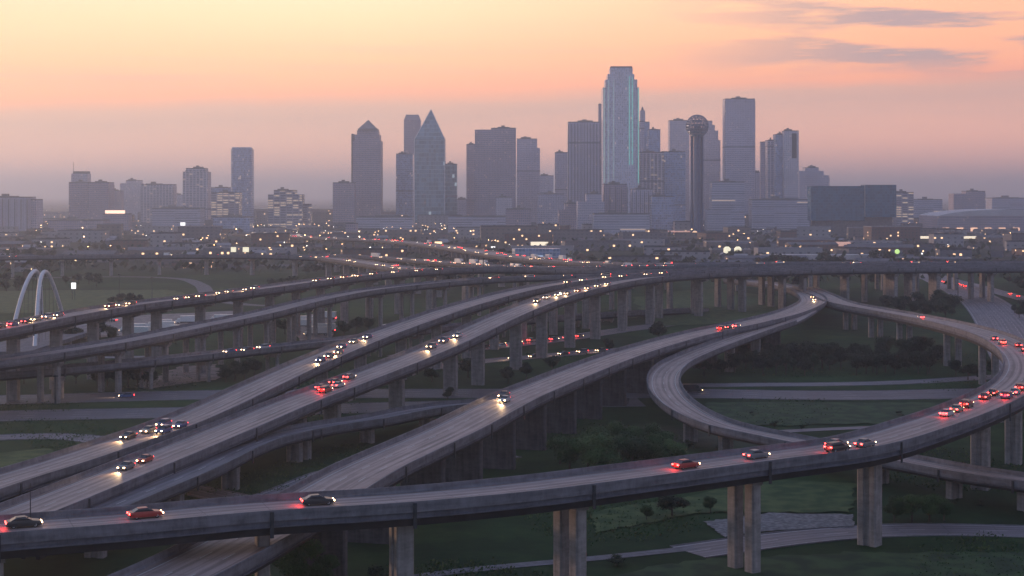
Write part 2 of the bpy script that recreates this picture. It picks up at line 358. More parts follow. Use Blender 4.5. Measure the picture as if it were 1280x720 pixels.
def viaduct(key, label, cat, ctrl, w, piers=(), spacing=None, ptype='single', pw=2.6, pt=1.8, girder=2.0, surf=None, conc=None, lanes=2, cap=True, step=4.0, par=1.0, pmat=None, trim=0):
    path = Path(ctrl, step); PATHS[key] = (path, w)
    root = empty('highway_flyover', path.p[len(path.p)//2].xy.to_3d())
    org = root.location
    tag(root, label, cat)
    surf = surf or ROAD; conc = conc or CONC; pm_ = pmat or CONC_P
    def fin(mb, name, mat, parent=root):
        o = mb.build(name, mat, parent)
        if parent is root: o.location = -org
        return o
    hw = w/2
    b = MB(); sweep(b, path, [(-hw, -.35), (hw, -.35), (hw, -.02), (-hw, -.02)]); fin(b, 'deck_slab', conc)
    b = MB(); sweep(b, path, [(hw-.45, .0), (-hw+.45, .0)], closed=False, uvx=True); fin(b, 'road_surface', surf)
    for sgn in (-1, 1):
        o0, o1 = sgn*(hw-.42), sgn*(hw+.03)
        pr = [(o0, -.01), (sgn*(hw-.25), .35), (sgn*(hw-.2), par), (o1, par), (o1, -.5), (sgn*(hw-.3), -.5)]
        if sgn > 0: pr = pr
        else: pr = list(reversed(pr))
        b = MB(); sweep(b, path, pr, trim); fin(b, 'parapet', conc)
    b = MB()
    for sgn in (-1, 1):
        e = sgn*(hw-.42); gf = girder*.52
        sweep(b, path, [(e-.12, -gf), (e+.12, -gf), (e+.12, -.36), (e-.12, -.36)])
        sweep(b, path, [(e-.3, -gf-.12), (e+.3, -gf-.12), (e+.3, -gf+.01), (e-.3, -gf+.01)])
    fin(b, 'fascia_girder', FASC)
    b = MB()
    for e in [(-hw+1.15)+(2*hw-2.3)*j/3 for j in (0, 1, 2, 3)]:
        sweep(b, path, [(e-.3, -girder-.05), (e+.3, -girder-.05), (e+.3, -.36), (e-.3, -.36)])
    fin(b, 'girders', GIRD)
    b = MB(); n = len(path.p)
    for sgn in (-1, 1):
        e = sgn*(hw-1.5); sweep(b, path, [(e+.09, .006), (e-.09, .006)], closed=False)
    lw = (w-3)/lanes
    for L in range(1, lanes):
        e = -hw+1.5+L*lw
        for i in range(0, n-1, 3): sweep(b, path, [(e+.08, .006), (e-.08, .006)], i, i+1, closed=False)
    fin(b, 'lane_markings', MARK)
    idx = []
    if piers:
        for q in piers: idx.append(path.nearest(*q[:2]))
    if spacing:
        s0 = 0 if not idx else None
        if idx:
            a, z = min(idx), max(idx); st = int(spacing/path.step)
            idx += list(range(a-st, 2, -st))+list(range(z+st, n-3, st))
        else: idx = list(range(int(spacing/path.step/2)+1, n-2, int(spacing/path.step)))
    for i in idx:
        p = path.p[i]; top = p.z-girder-.06; q_ = [(abs(path.nearest(*c[:2])-i), c) for c in piers]
        pk = ptype; pw_, pt_ = pw, pt
        for dd, c in q_:
            if dd == 0 and len(c) > 2: pk, pw_, pt_ = c[2]
        hascap = cap or pk == 'twin'; ch = (1.5 if cap else .9) if hascap else 0
        h = top-ch
        if h < .4: continue
        ang = math.atan2(path.n[i].y, path.n[i].x); tt = pt_/2+.15
        if hascap:
            c = MB(); q = hw-1.0; bw = (w*(.27 if cap else .17)+pw_/2 if pk == 'twin' else pw_/2)+.1
            if not cap: q = bw
            pts = [(-bw, h-.002), (bw, h-.002), (q+.001, top-.55), (q, top), (-q, top), (-q-.001, top-.55)]
            c.poly([(x, -tt, z) for x, z in pts]); c.poly([(x, tt, z) for x, z in reversed(pts)])
            for a_, b_ in zip(pts, pts[1:]+pts[:1]): c.quad((a_[0], -tt, a_[1]), (a_[0], tt, a_[1]), (b_[0], tt, b_[1]), (b_[0], -tt, b_[1]))
        if pk == 'twin':
            o = c.build('pier', pm_, root, loc=(p.x-org.x, p.y-org.y, 0))
            for sx in ((-w*.27, w*.27) if cap else (-w*.17, w*.17)): pier_mesh('twin', w, h, pw_, pt_).build('column', pm_, o, loc=(sx, 0, 0))
        else:
            o = pier_mesh(pk, w, h, pw_, pt_).build('pier', pm_, root, loc=(p.x-org.x, p.y-org.y, 0))
            if hascap: c.build('pier_cap', pm_, o)
        o.rotation_euler = (0, 0, ang)
        d = MB(); d.box(-hw-.24, -hw-.05, -.25, .25, top-.2, p.z+.8); d.build('drain_pipe', METAL_D, o)
    return root
FLY = 'flyover'
viaduct('fore', 'broad flyover sweeping across the foreground and hooking back at the right edge', FLY,
    [(-90, 672, 18), (0, 664, 18), (160, 652, 18), (320, 637.5, 18), (480, 628, 18), (640, 614, 18), (800, 594, 18), (960, 573, 18), (1060, 560, 18), (1160, 532, 17.8), (1235, 503, 17.5), (1272, 481, 17.4), (1284, 458, 17),
     (1270, 437, 16.5), (1240, 421, 16), (1200, 409, 15), (1150, 398, 13), (1100, 389, 11.8), (1060, 381.5, 10.9), (1043, 376.5, 10.4), (1029, 370, 9.9), (1012, 362.5, 9.4), (1003, 358.3, 9)],
    12, piers=[(-20, 667), (339, 637, ('single', 2.2, 1.8)), (517, 625, ('groove', 3.9, 2.6)), (719, 604), (922, 578), (1087, 553, ('groove', 3.6, 2.8)), (1225, 508, ('groove', 3.6, 2.8)), (1265, 484, ('groove', 3.6, 2.8)), (1235, 420), (1189, 407), (1132, 394.5), (1093, 388), (1062, 382)], ptype='twin', pw=2.2, pt=2.0, girder=2.5, cap=False, lanes=2)
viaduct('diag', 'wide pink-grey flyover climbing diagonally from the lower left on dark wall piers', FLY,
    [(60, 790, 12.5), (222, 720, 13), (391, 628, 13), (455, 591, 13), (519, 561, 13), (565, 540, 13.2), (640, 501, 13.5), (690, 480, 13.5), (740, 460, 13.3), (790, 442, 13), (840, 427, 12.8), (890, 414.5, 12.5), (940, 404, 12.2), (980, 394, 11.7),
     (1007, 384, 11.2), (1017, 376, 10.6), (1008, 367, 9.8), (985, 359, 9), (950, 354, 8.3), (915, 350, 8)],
    13, piers=[(395, 626), (463, 588), (525, 558), (577, 534), (622, 511), (662, 491), (697, 477), (732, 463), (765, 451), (797, 440), (835, 428), (880, 417), (925, 407), (960, 399)], ptype='wall', pw=9.0, pt=1.8, girder=1.9, cap=False, lanes=3, pmat=PIER_SHADED)
viaduct('loop', 'narrow ramp that peels off and bends tightly back beneath the foreground flyover', FLY,
    [(1008.6, 388, 11.15), (985, 401, 11.2), (950, 413.5, 11), (905, 429.5, 10.5), (870, 443, 10), (842, 457, 9.5), (829.5, 474, 9), (839, 498, 8), (872, 521, 7), (909, 535, 6.3), (960, 546, 5.8), (1010, 556, 5.5), (1140, 579, 5.5), (1210, 592, 5.5), (1280, 602, 5.5), (1420, 620, 5.5)],
    9.5, piers=[(945, 415), (912, 427), (862, 515), (907, 535), (1005, 555), (1100, 572), (1187, 588), (1275, 601)], ptype='groove', pw=3.4, pt=1.8, girder=1.4, cap=False, trim=17)
viaduct('main', 'long high flyover rising from the lower left and bending right across the middle', FLY,
    [(-90, 690, 8.5), (75, 625, 8.5), (160, 590.5, 8.7), (240, 558, 9), (320, 525, 9.6), (370, 504, 10.5), (420, 485.5, 11.5), (470, 466.5, 13), (520, 447, 14.5), (570, 425.5, 16.5), (620, 402, 19), (650, 389, 20.2), (690, 374, 21.3), (740, 360.5, 22), (790, 351, 22), (840, 345.5, 21.6), (900, 342, 21), (960, 340, 20.5), (1040, 338, 20), (1120, 337, 19.5), (1280, 336, 19), (1420, 336, 19)],
    12.5, piers=[(185, 580), (290, 538), (372, 503), (415, 487), (498, 456), (563, 429), (600, 412), (647, 391), (676, 379), (712, 368), (745, 359), (777, 353), (812, 348), (872, 343.5), (928, 341), (979, 339.5), (1006, 338.8), (1060, 337.6), (1116, 337, ('wall', 9, 2.4)), (1140, 337, ('wall', 9, 2.4)), (1165, 336.8, ('wall', 9, 2.4))], spacing=36, ptype='single', pw=4.2, pt=2.2, girder=2.1)
viaduct('second', 'twin flyover just behind the long high one, rising from the left edge', FLY,
    [(-90, 634, 9), (0, 604, 9), (75, 581, 9), (150, 556, 9.2), (200, 539, 9.5), (250, 519, 10), (320, 486.5, 11.5), (370, 463, 13), (420, 441.5, 14.5), (470, 421.5, 16), (520, 403.5, 18), (570, 386.5, 19.5), (640, 367, 21), (690, 357, 21.8), (740, 350, 22.2), (790, 345.5, 22.2), (840, 342.3, 21.8), (900, 339.6, 21), (960, 337.3, 20.5), (1040, 335.4, 20), (1120, 334.4, 19.5), (1280, 333.5, 19), (1420, 333.5, 19)],
    12, spacing=38, ptype='single', pw=3.6, pt=2.0, girder=2.0)
viaduct('low', 'lower grey ramp tucked beside the long high flyover and dipping to the ground', FLY,
    [(20, 686, 7.5), (100, 650, 7.5), (160, 624, 7.5), (240, 591, 7.5), (320, 554, 7.2), (370, 541, 6.6), (420, 532, 6), (470, 524.5, 5.2), (520, 514.5, 4.4), (570, 507.5, 3.6), (620, 504, 2.8), (700, 501, 1.5), (790, 499, .6)],
    9.5, piers=[(290, 568), (365, 542), (385, 538), (455, 527)], spacing=34, ptype='groove', pw=3.6, pt=1.8, girder=1.5, cap=False, surf=ROAD_D, conc=CONC_D)
viaduct('left', 'uppermost flyover entering at the left edge beside the white arches', FLY,
    [(-90, 429, 22), (0, 412, 22), (80, 396.5, 22.5), (160, 383, 22.5), (240, 373, 22.5), (320, 362.5, 22.5), (400, 351.5, 22), (460, 344.5, 21.5), (520, 340, 21), (580, 337, 20.5), (640, 336.5, 20), (700, 338.3, 20), (760, 339.7, 20.3), (820, 339.5, 20.5), (880, 337.8, 20.6), (960, 335.4, 20.5), (1040, 333.6, 20), (1120, 332.6, 19.5), (1280, 332, 19), (1420, 332, 19)],
    13, piers=[(17, 409), (70, 398), (113, 390), (160, 383), (197, 377.5)], spacing=34, ptype='single', pw=3.6, pt=2.2, girder=2.3, lanes=3)
viaduct('left_b', 'middle flyover on the left below the uppermost one', FLY,
    [(-90, 462, 14), (0, 452, 14), (80, 440, 14.5), (160, 427, 15), (240, 411, 15.5), (320, 394.5, 16), (400, 375, 16.5), (460, 364, 17), (520, 357, 17.5), (600, 350, 18), (660, 347.3, 18.5), (720, 346, 19), (790, 343.4, 20.2), (850, 341.3, 20.9)],
    12, piers=[(405, 374), (468, 363)], spacing=30, ptype='twin', pw=1.7, pt=1.7, girder=1.9)
viaduct('left_c', 'lowest thin flyover on the left crossing the meadow', FLY,
    [(-90, 475, 8.5), (0, 468, 8.5), (100, 460, 8.5), (200, 450.5, 8.5), (320, 437.5, 8.5), (380, 431, 8.5), (440, 424, 8), (500, 416, 7.5), (560, 409, 7), (640, 402, 6), (720, 396, 4.5), (800, 391, 2.6), (880, 387, 1)],
    9, piers=[(185, 452), (255, 444)], spacing=32, ptype='twin', pw=1.2, pt=1.2, girder=1.5)
viaduct('far_a', 'far viaduct running level behind the left meadow then bending towards the junction', 'viaduct',
    [(-90, 323, 14.5), (0, 322, 14.5), (100, 321, 14.5), (220, 320, 14.5), (330, 320.3, 14.5), (400, 322.5, 14), (440, 326.5, 13.8), (480, 332.5, 13.8), (515, 337, 14.6), (550, 337.5, 16.5), (585, 336.3, 18.3), (620, 335, 19.5)],
    18, spacing=36, ptype='single', pw=4.2, pt=2.4, girder=2.0, step=6, lanes=4, pmat=PIER_L)
viaduct('far_b', 'far viaduct with bright traffic converging on the junction from the centre left', 'viaduct',
    [(395, 318.5, 13), (470, 322, 12.5), (540, 327, 12.5), (600, 331.5, 13), (660, 334.5, 14.5), (740, 334.5, 16.5), (820, 333.5, 18), (900, 332.5, 18.5)],
    16, spacing=36, ptype='single', pw=4.0, pt=2.4, girder=1.8, step=6, lanes=4, pmat=PIER_L)
viaduct('far_c', 'farthest busy freeway viaduct curving down from the city centre with red tail lights', 'viaduct',
    [(300, 293, 8), (400, 297.5, 9), (480, 301, 9), (520, 304.3, 9.3), (560, 309, 10), (600, 315, 11), (640, 321, 12), (700, 326.5, 13.5), (760, 330, 15), (840, 331, 16.5), (960, 330, 17), (1100, 329.5, 17), (1300, 329, 17)],
    24, spacing=50, ptype='twin', pw=2.4, pt=2.4, girder=2.0, step=8, lanes=6)
# ---- roads on the ground
LAYER = [0.02]
def ground_road(key, name, ctrl, w, mat, marks=True, lanes=2, label=None, kerb=True):
    z = LAYER[0]; LAYER[0] += .012
    path = Path([(x, y, z) for x, y in ctrl], 5); PATHS[key] = (path, w)
    b = MB(); sweep(b, path, [(w/2, 0), (-w/2, 0)], closed=False, uvx=True); o = b.build(name, mat)
    tag(o, label, None, None, 'structure')
    if marks:
        b = MB()
        for sg in (-1, 1): sweep(b, path, [(sg*(w/2-.7)+.08, .004), (sg*(w/2-.7)-.08, .004)], closed=False)
        for L in range(1, lanes):
            e = -w/2+.7+L*(w-1.4)/lanes
            for i in range(0, len(path.p)-1, 3): sweep(b, path, [(e+.08, .004), (e-.08, .004)], i, i+1, closed=False)
        b.build('lane_markings', MARK, o)
    if kerb:
        b = MB()
        for sg in (-1, 1):
            pr = [(sg*w/2, -.05), (sg*(w/2+.3), -.05), (sg*(w/2+.3), .13), (sg*w/2, .13)]
            sweep(b, path, pr if sg > 0 else list(reversed(pr)))
        b.build('kerb', CONC, o)
    return o
ground_road('g_a', 'road', [(-120, 502), (0, 500), (150, 496), (300, 493), (450, 492), (600, 492), (760, 492), (880, 492), (1000, 494), (1100, 494), (1200, 492), (1400, 488)], 22, ASPH, lanes=4, label='near carriageway of the wide freeway under the flyovers')
ground_road('g_b', 'road', [(-120, 523), (0, 520), (150, 517), (300, 514), (450, 510), (600, 506), (720, 503), (820, 502)], 21, ASPH, lanes=4, label='far carriageway of the wide freeway on the left')
ground_road('g_c', 'road', [(760, 484), (860, 482), (960, 481), (1060, 480), (1130, 478), (1200, 474), (1260, 470), (1340, 466)], 9, ROAD_D, label='slip road beside the freeway inside the hooked ramp')
ground_road('g_d', 'road', [(-80, 549), (0, 547), (60, 545), (110, 548), (145, 556), (120, 566), (60, 583), (0, 602), (-60, 622)], 9, ROAD_D, label='frontage road curling below the left flyovers')
ground_road('g_e', 'road', [(150, 668), (215, 652), (280, 638), (340, 622), (385, 604), (415, 592), (470, 582), (560, 575), (640, 568)], 9, ROAD_D, label='grey turning road under the lower ramp')
ground_road('g_f', 'road', [(860, 690), (930, 680), (1000, 671), (1070, 665), (1150, 662), (1230, 663), (1400, 668)], 10, ROAD_D, label='pale road curving through the lower right corner')
ground_road('g_g', 'path', [(500, 724), (560, 715), (640, 707), (740, 698), (820, 690), (880, 683)], 3.2, CONC, marks=False, label='narrow concrete path in the grass at bottom centre', kerb=False)
ground_road('g_h', 'road', [(960, 540), (1040, 536), (1120, 533), (1180, 530), (1260, 526)], 4.5, ROAD_D, marks=False, label='thin service road on the grass inside the hooked ramp', kerb=False)
ground_road('g_i', 'road', [(500, 446), (580, 437), (640, 431), (700, 424), (760, 415), (820, 407), (880, 401), (940, 396)], 14, ROAD_D, lanes=3, label='busy road seen between the tall central piers')
ground_road('g_j', 'road', [(520, 462), (600, 452), (680, 445), (760, 438), (860, 432)], 11, ROAD_D, label='second road behind the tall central piers')
ground_road('g_k', 'road', [(1150, 342), (1172, 348), (1188, 355), (1208, 365), (1229, 377), (1243, 390), (1255, 405), (1268, 425), (1285, 450), (1310, 480)], 26, ROAD_D, lanes=6, label='wide freeway receding at the right edge')
ground_road('g_l', 'road', [(1180, 347.5), (1191, 350.5), (1217, 356.5), (1252, 366), (1310, 382)], 12, ROAD_D, lanes=3, label='branch road leaving the wide freeway on the right')
ground_road('g_m', 'road', [(-80, 448), (60, 447), (160, 446.5), (260, 443), (340, 438), (430, 431)], 7, ROAD_D, label='narrow road in the meadow on the left')
ground_road('g_n', 'road', [(-80, 349), (60, 347), (160, 346), (220, 348), (250, 356), (262, 368), (300, 380), (380, 384)], 10, CONC_D, marks=False, label='curved levee track on the far left meadow', kerb=False)
ground_road('g_o', 'road', [(820, 398), (870, 400), (930, 396), (975, 390)], 5, ROAD_D, marks=False, label='thin track on the green slope behind the piers', kerb=False)
ground_road('g_p', 'road', [(-60, 618), (20, 600), (90, 588), (150, 596), (240, 612), (330, 632)], 8, ROAD_D, label='looping ground road under the left flyovers')
# ---- bare patches on the ground
def patch(name, pts, mat, label, seed=0):
    z = LAYER[0]; LAYER[0] += .008; r_ = random.Random(seed); q = []
    for i in range(len(pts)):
        a, b = P(*pts[i], z), P(*pts[(i+1) % len(pts)], z)
        for k in range(14): p = a.lerp(b, k/14); j = min(2.2, (b-a).length*.03); q.append((p.x+r_.uniform(-j, j), p.y+r_.uniform(-j, j), z))
    b = MB(); b.poly(q); return tag(b.build(name, mat), label, None, None, 'structure')
DIRT = mat_noise('pale_gravel', (.16, .14, .14), (.30, .265, .26), .25, .95, 8)
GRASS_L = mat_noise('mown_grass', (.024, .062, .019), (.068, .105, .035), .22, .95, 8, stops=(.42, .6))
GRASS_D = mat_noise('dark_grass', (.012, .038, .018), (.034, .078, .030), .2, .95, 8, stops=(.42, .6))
patch('gravel_ground', [(225, 458), (272, 455), (274, 474), (180, 486), (176, 480)], DIRT, 'pale gravel lot under the left flyovers', 1)
patch('gravel_ground', [(375, 395), (418, 388), (416, 425), (372, 428)], DIRT, 'pale gravel yard between two left flyovers', 2)
patch('gravel_ground', [(880, 652), (960, 641), (1065, 643), (1068, 657), (950, 664), (905, 671)], mat_noise('riprap_stone', (.10, .10, .11), (.26, .25, .26), 1.2, .95, 6), 'stone embankment beside the lower right road', 3)
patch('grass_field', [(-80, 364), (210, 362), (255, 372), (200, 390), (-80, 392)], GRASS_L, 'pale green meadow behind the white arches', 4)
patch('grass_field', [(740, 640), (980, 600), (1072, 604), (1066, 640), (880, 640), (745, 665)], GRASS_L, 'pale strip of grass below the foreground flyover', 5)
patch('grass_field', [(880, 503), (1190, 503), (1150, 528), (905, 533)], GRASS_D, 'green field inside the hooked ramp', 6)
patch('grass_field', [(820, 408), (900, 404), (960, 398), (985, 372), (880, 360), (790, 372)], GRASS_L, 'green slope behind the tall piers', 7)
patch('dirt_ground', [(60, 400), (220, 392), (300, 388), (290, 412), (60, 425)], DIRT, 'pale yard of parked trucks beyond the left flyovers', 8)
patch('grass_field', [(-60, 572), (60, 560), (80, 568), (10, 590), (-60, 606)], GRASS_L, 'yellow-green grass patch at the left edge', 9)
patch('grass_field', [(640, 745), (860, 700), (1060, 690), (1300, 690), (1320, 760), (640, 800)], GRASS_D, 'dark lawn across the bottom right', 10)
# ================================================================== skyline
def near_x(x, d): return (x-640)*d/F
def top_z(y, d): return CAMH+(HZ-y)*d/F
FM = {
 'stone': facade('grey_stone_facade', (.54, .51, .60), (.22, .24, .35), 3.2, 3.9, .5, .55, .02),
 'brown': facade('brown_stone_facade', (.43, .36, .41), (.17, .18, .28), 3.0, 3.9, .55, .55, .02),
 'glass': facade('blue_glass_facade', (.44, .49, .60), (.24, .31, .47), 3.0, 3.9, .86, .78, .012, rough=.12),
 'green': facade('green_glass_facade', (.28, .38, .42), (.15, .25, .32), 4.5, 7.8, .93, .85, .006, (.8, .95, 1), .3, rough=.1),
 'dark': facade('dark_glass_facade', (.045, .14, .23), (.03, .11, .19), 3.6, 4.2, .92, .86, .002, rough=.15),
 'pale': facade('pale_concrete_facade', (.60, .56, .62), (.32, .32, .40), 3.4, 3.6, .55, .5, .03),
 'balcony': facade('balcony_facade', (.60, .55, .60), (.20, .22, .30), 6.5, 3.3, .70, .60, .05),
 'strip': facade('strip_window_facade', (.50, .49, .58), (.28, .29, .38), 40, 3.9, .99, .5, .03),
 'lit': facade('lit_office_facade', (.36, .35, .42), (.16, .17, .23), 11.0, 4.2, .82, .42, .42, (1, .70, .42), .5),
 'vert': facade('vertical_rib_facade', (.48, .45, .54), (.26, .27, .36), 2.2, 300, .45, .99, 0),
}
ROOFM = ROOFG
BAND = mat_noise('louvre_band', (.16, .17, .22), (.24, .25, .31), .1, .6)
SPECIAL = []
def tower(name, label, x0, x1, yt, d, fac, dep=35, rot=0.0, roof='flat', crown=None, cat='skyscraper', setbacks=(), fins=0, penthouse=True, group=None, top=None):
    """box tower given by its picture edges and top row at distance d; setbacks: (y row, x0, x1) stages below the top"""
    root = empty(name, (near_x((x0+x1)/2, d), d+dep/2, 0)); tag(root, label, cat, group)
    zt = top_z(yt, d); hw = (x1-x0)*d/F/2
    b = MB(); stages = list(setbacks)+[(yt,)+(top or (x0, x1))]
    z0 = 0; cx = (x0+x1)/2
    for i, (y, a, c) in enumerate(stages):
        z1 = top_z(y, d); xa, xc = near_x(a, d)-root.location.x, near_x(c, d)-root.location.x; ins = i*2.5
        b.prism([(xa, -dep/2+ins), (xc, -dep/2+ins), (xc, dep/2-ins), (xa, dep/2-ins)], z0 if i == 0 else z0-.01, z1, 0, 1); z0 = z1
        la, lc, lins = xa, xc, ins
    b.build('facade', [FM[fac], ROOFM], root)
    if zt > 95 and roof != 'none' and dep > 20:
        q_ = MB()
        for fr in rnd.sample((.30, .48, .62, .80, .93), 1):
            zb = zt*fr
            if len(setbacks) and fr > .7: continue
            i_ = 0
            xa_, xc_ = near_x(x0, d)-root.location.x, near_x(x1, d)-root.location.x
            q_.box(xa_-.25, xc_+.25, -dep/2-.25, dep/2+.25, zb, zb+2.6) if not setbacks else q_.box(near_x(setbacks[0][1], d)-root.location.x-.25, near_x(setbacks[0][2], d)-root.location.x+.25, -dep/2-.25, dep/2+.25, zb, zb+2.6)
        q_.build('mechanical_band', BAND, root) if q_.v else None
    if fins:
        f = MB()
        for k in range(fins+1):
            x = la+(lc-la)*k/fins
            f.box(x-.5, x+.5, -dep/2+lins-.9, -dep/2+lins+.2, 4, zt-3)
        f.build('facade_rib', CONC, root)
    if roof == 'flat':
        p = MB(); t_ = .8
        for q in ((la, lc, -dep/2+lins, -dep/2+lins+t_), (la, lc, dep/2-lins-t_, dep/2-lins), (la, la+t_, -dep/2+lins+t_, dep/2-lins-t_), (lc-t_, lc, -dep/2+lins+t_, dep/2-lins-t_)): p.box(*q, zt, zt+1.5)
        p.build('roof_parapet', CONC_D, root)
        if penthouse:
            p = MB(); w_ = (lc-la)*.28; o_ = (lc-la)*rnd.uniform(-.12, .12); m_ = (la+lc)/2
            p.box(m_+o_-w_, m_+o_+w_*.7, -dep*.2, dep*.25, zt, zt+rnd.uniform(2.5, 5)); p.box(m_+o_-w_*.5, m_+o_, -dep*.1, dep*.1, zt+2, zt+6.5)
            p.build('plant_room', ROOFM, root)
    elif roof == 'pyramid':
        p = MB(); pz = top_z(crown[0], d)
        p.prism([(la+1.5, -dep/2+1.5), (lc-1.5, -dep/2+1.5), (lc-1.5, dep/2-1.5), (la+1.5, dep/2-1.5)], zt, zt+4, 0)
        c_ = ((la+lc)/2, 0)
        q = [(la+3, -dep/2+3), (lc-3, -dep/2+3), (lc-3, dep/2-3), (la+3, dep/2-3)]
        for a, e in zip(q, q[1:]+q[:1]): p.poly([(a[0], a[1], zt+4), (e[0], e[1], zt+4), (c_[0], c_[1], pz)])
        p.build('pyramid_roof', [mat_noise('weathered_copper', (.22, .20, .22), (.30, .27, .28), .1, .5)], root)
    return root, la, lc, zt, lins
NEON = mat_emit('green_argon_tube', (.20, .85, .70), .6)
NEONW = mat_emit('pale_argon_tube', (.75, 1.0, .95), .3)
WARM = mat_emit('warm_lamp_glow', (1, .66, .34), 14)
WARM2 = mat_emit('lit_interior', (1, .66, .36), 3)
COOL = mat_emit('white_lamp_glow', (1, .95, .88), 16)
REDL = mat_emit('red_beacon', (1, .1, .05), 10)
D0 = 2740
# ---- left group
tower('office_block', 'broad grey block at the left edge with dark vertical bands', -20, 34, 247, 2700, 'vert', 50, cat='office block', fins=7)
tower('office_block', 'narrow lower annex beside the broad grey left edge block', 34.5, 45, 250, 2720, 'stone', 40, cat='office block', penthouse=False)
r, a, c, z, _ = tower('office_tower', 'pale rounded-top tower rising behind the dark left block', 89, 109, 217, 3300, 'pale', 30, cat='office tower', roof='none')
b = MB(); b.prism([(a+3, -12), (c-1, -12), (c-1, 12), (a+3, 12)], z, z+5); b.box(a+.2, a+1, 0, .8, z, z+24); b.build('roof_screen', CONC, r)
tower('office_tower', 'dark brown block, left half of the wide pair below the pale tower', 86, 110, 228.5, 3100, 'brown', 40, cat='office tower')
tower('office_tower', 'dark brown block with its roof edge stepped, right half of the wide pair', 110.5, 136, 228.5, 3080, 'brown', 45, cat='office tower', setbacks=[(231, 110.5, 136)])
tower('office_tower', 'small mauve block between the wide brown pair and the pale middle tower', 137, 151, 239, 3500, 'brown', 30, cat='office tower')
tower('office_tower', 'pale middle tower with stepped shoulders left of the mottled block', 150, 176, 226, 3600, 'pale', 30, cat='office tower', setbacks=[(229, 150, 176)], top=(157, 175))
tower('apartment_tower', 'mottled blue-grey block with three roof boxes', 176, 216, 231, 3300, 'balcony', 40, cat='apartment tower', setbacks=[(233, 176, 216)], fins=5)
tower('office_block', 'low mauve block just right of the mottled three-box block', 214, 229, 244, 4200, 'stone', 30, cat='office block')
tower('apartment_tower', 'white-edged apartment tower with stacked balconies and a dark centre', 228.5, 259.5, 211, 3000, 'balcony', 35, cat='apartment tower', setbacks=[(214.5, 228.5, 259.5)], top=(232, 256), fins=4)
tower('office_block', 'blue-grey slab behind the lit office block', 260, 291, 235, 3400, 'glass', 35, cat='office block')
tower('office_block', 'office block with nearly every window row glowing warm', 264, 298.5, 241.5, 2900, 'lit', 35, cat='office block')
# glass tower with rounded edges
r = empty('glass_tower', (near_x(301, 3300), 3320, 0)); tag(r, 'tall slim blue glass tower with rounded corners standing alone on the left', 'skyscraper')
b = MB(); hw = 13.7*3300/F; pts = []
for k in range(40):
    t_ = 2*math.pi*k/40; cx_, sx_ = math.cos(t_), math.sin(t_)
    pts.append((math.copysign(abs(cx_)**.45, cx_)*hw, math.copysign(abs(sx_)**.45, sx_)*20))
zt = top_z(184, 3300); b.prism(pts, 0, zt-4, 0, 1); b.build('facade', [FM['glass'], ROOFM], r)
b = MB(); b.prism([(p[0]*.96, p[1]*.96) for p in pts], zt-4.01, zt, 0, taper=.93); b.build('rounded_crown', FM['glass'], r)
tower('office_block', 'low broad pale building in front of the white-edged tower', 190, 250, 261, 2800, 'strip', 45, cat='office block')
r, a, c, z, _ = tower('hotel_block', 'low building with a glowing orange-white rooftop sign on the left', 128, 160, 268, 2750, 'brown', 30, cat='hotel', penthouse=False)
b = MB(); b.box(a+5, c-5, -16.2, -15.6, z+1.6, z+7); b.build('roof_sign', mat_emit('rooftop_sign_glow', (1, .62, .45), 2.2), r)
b = MB(); [b.box(x, x+.5, -15.5, -15, z, z+2) for x in (a+6, (a+c)/2, c-6)]; b.build('sign_frame', METAL_D, r)
tower('apartment_tower', 'speckled apartment block dotted with lit windows left of the pyramid tower', 335, 377, 238.5, 2800, 'lit', 40, cat='apartment tower', setbacks=[(243, 335, 377)], top=(342, 368))
tower('apartment_tower', 'lower lit wing right of the speckled apartment block', 377.5, 387, 256, 2820, 'lit', 30, cat='apartment tower', penthouse=False)
tower('office_tower', 'brown block left of the pyramid-topped tower', 416, 443, 229, 3000, 'brown', 35, cat='office tower')
# pyramid tower
r, a, c, z, _ = tower('pyramid_tower', 'brown stone tower topped by a pyramid roof', 441, 476, 163, 3100, 'brown', 50, roof='pyramid', crown=(149,), setbacks=[(176, 441, 476), (168, 443, 474)], top=(446, 472), fins=0)
b = MB(); xl = near_x(441, 3100)-r.location.x
b.box(xl-3.2, xl-.05, -22, 22, 0, top_z(167, 3100)); b.build('side_bay', CONC, r)
tower('office_tower', 'slab tower at the foot of the slender one left of the prism tower', 495, 516, 193, 3150, 'glass', 35)
# slender tower with chamfered top
r = empty('slender_tower', (near_x(515, 3500), 3520, 0)); tag(r, 'slender tower with clipped top corners behind the glass prism', 'skyscraper')
b = MB(); w_ = 10.3*3500/F; z1 = top_z(150, 3500); z2 = top_z(143, 3500)
b.prism([(-w_, -16), (w_, -16), (w_, 16), (-w_, 16)], 0, z1, 0); b.build('facade', [FM['brown']], r)
b = MB(); b.prism([(-w_, -16), (w_, -16), (w_, 16), (-w_, 16)], z1, z2, 0, 0, taper=.74); b.build('clipped_crown', [FM['brown']], r)
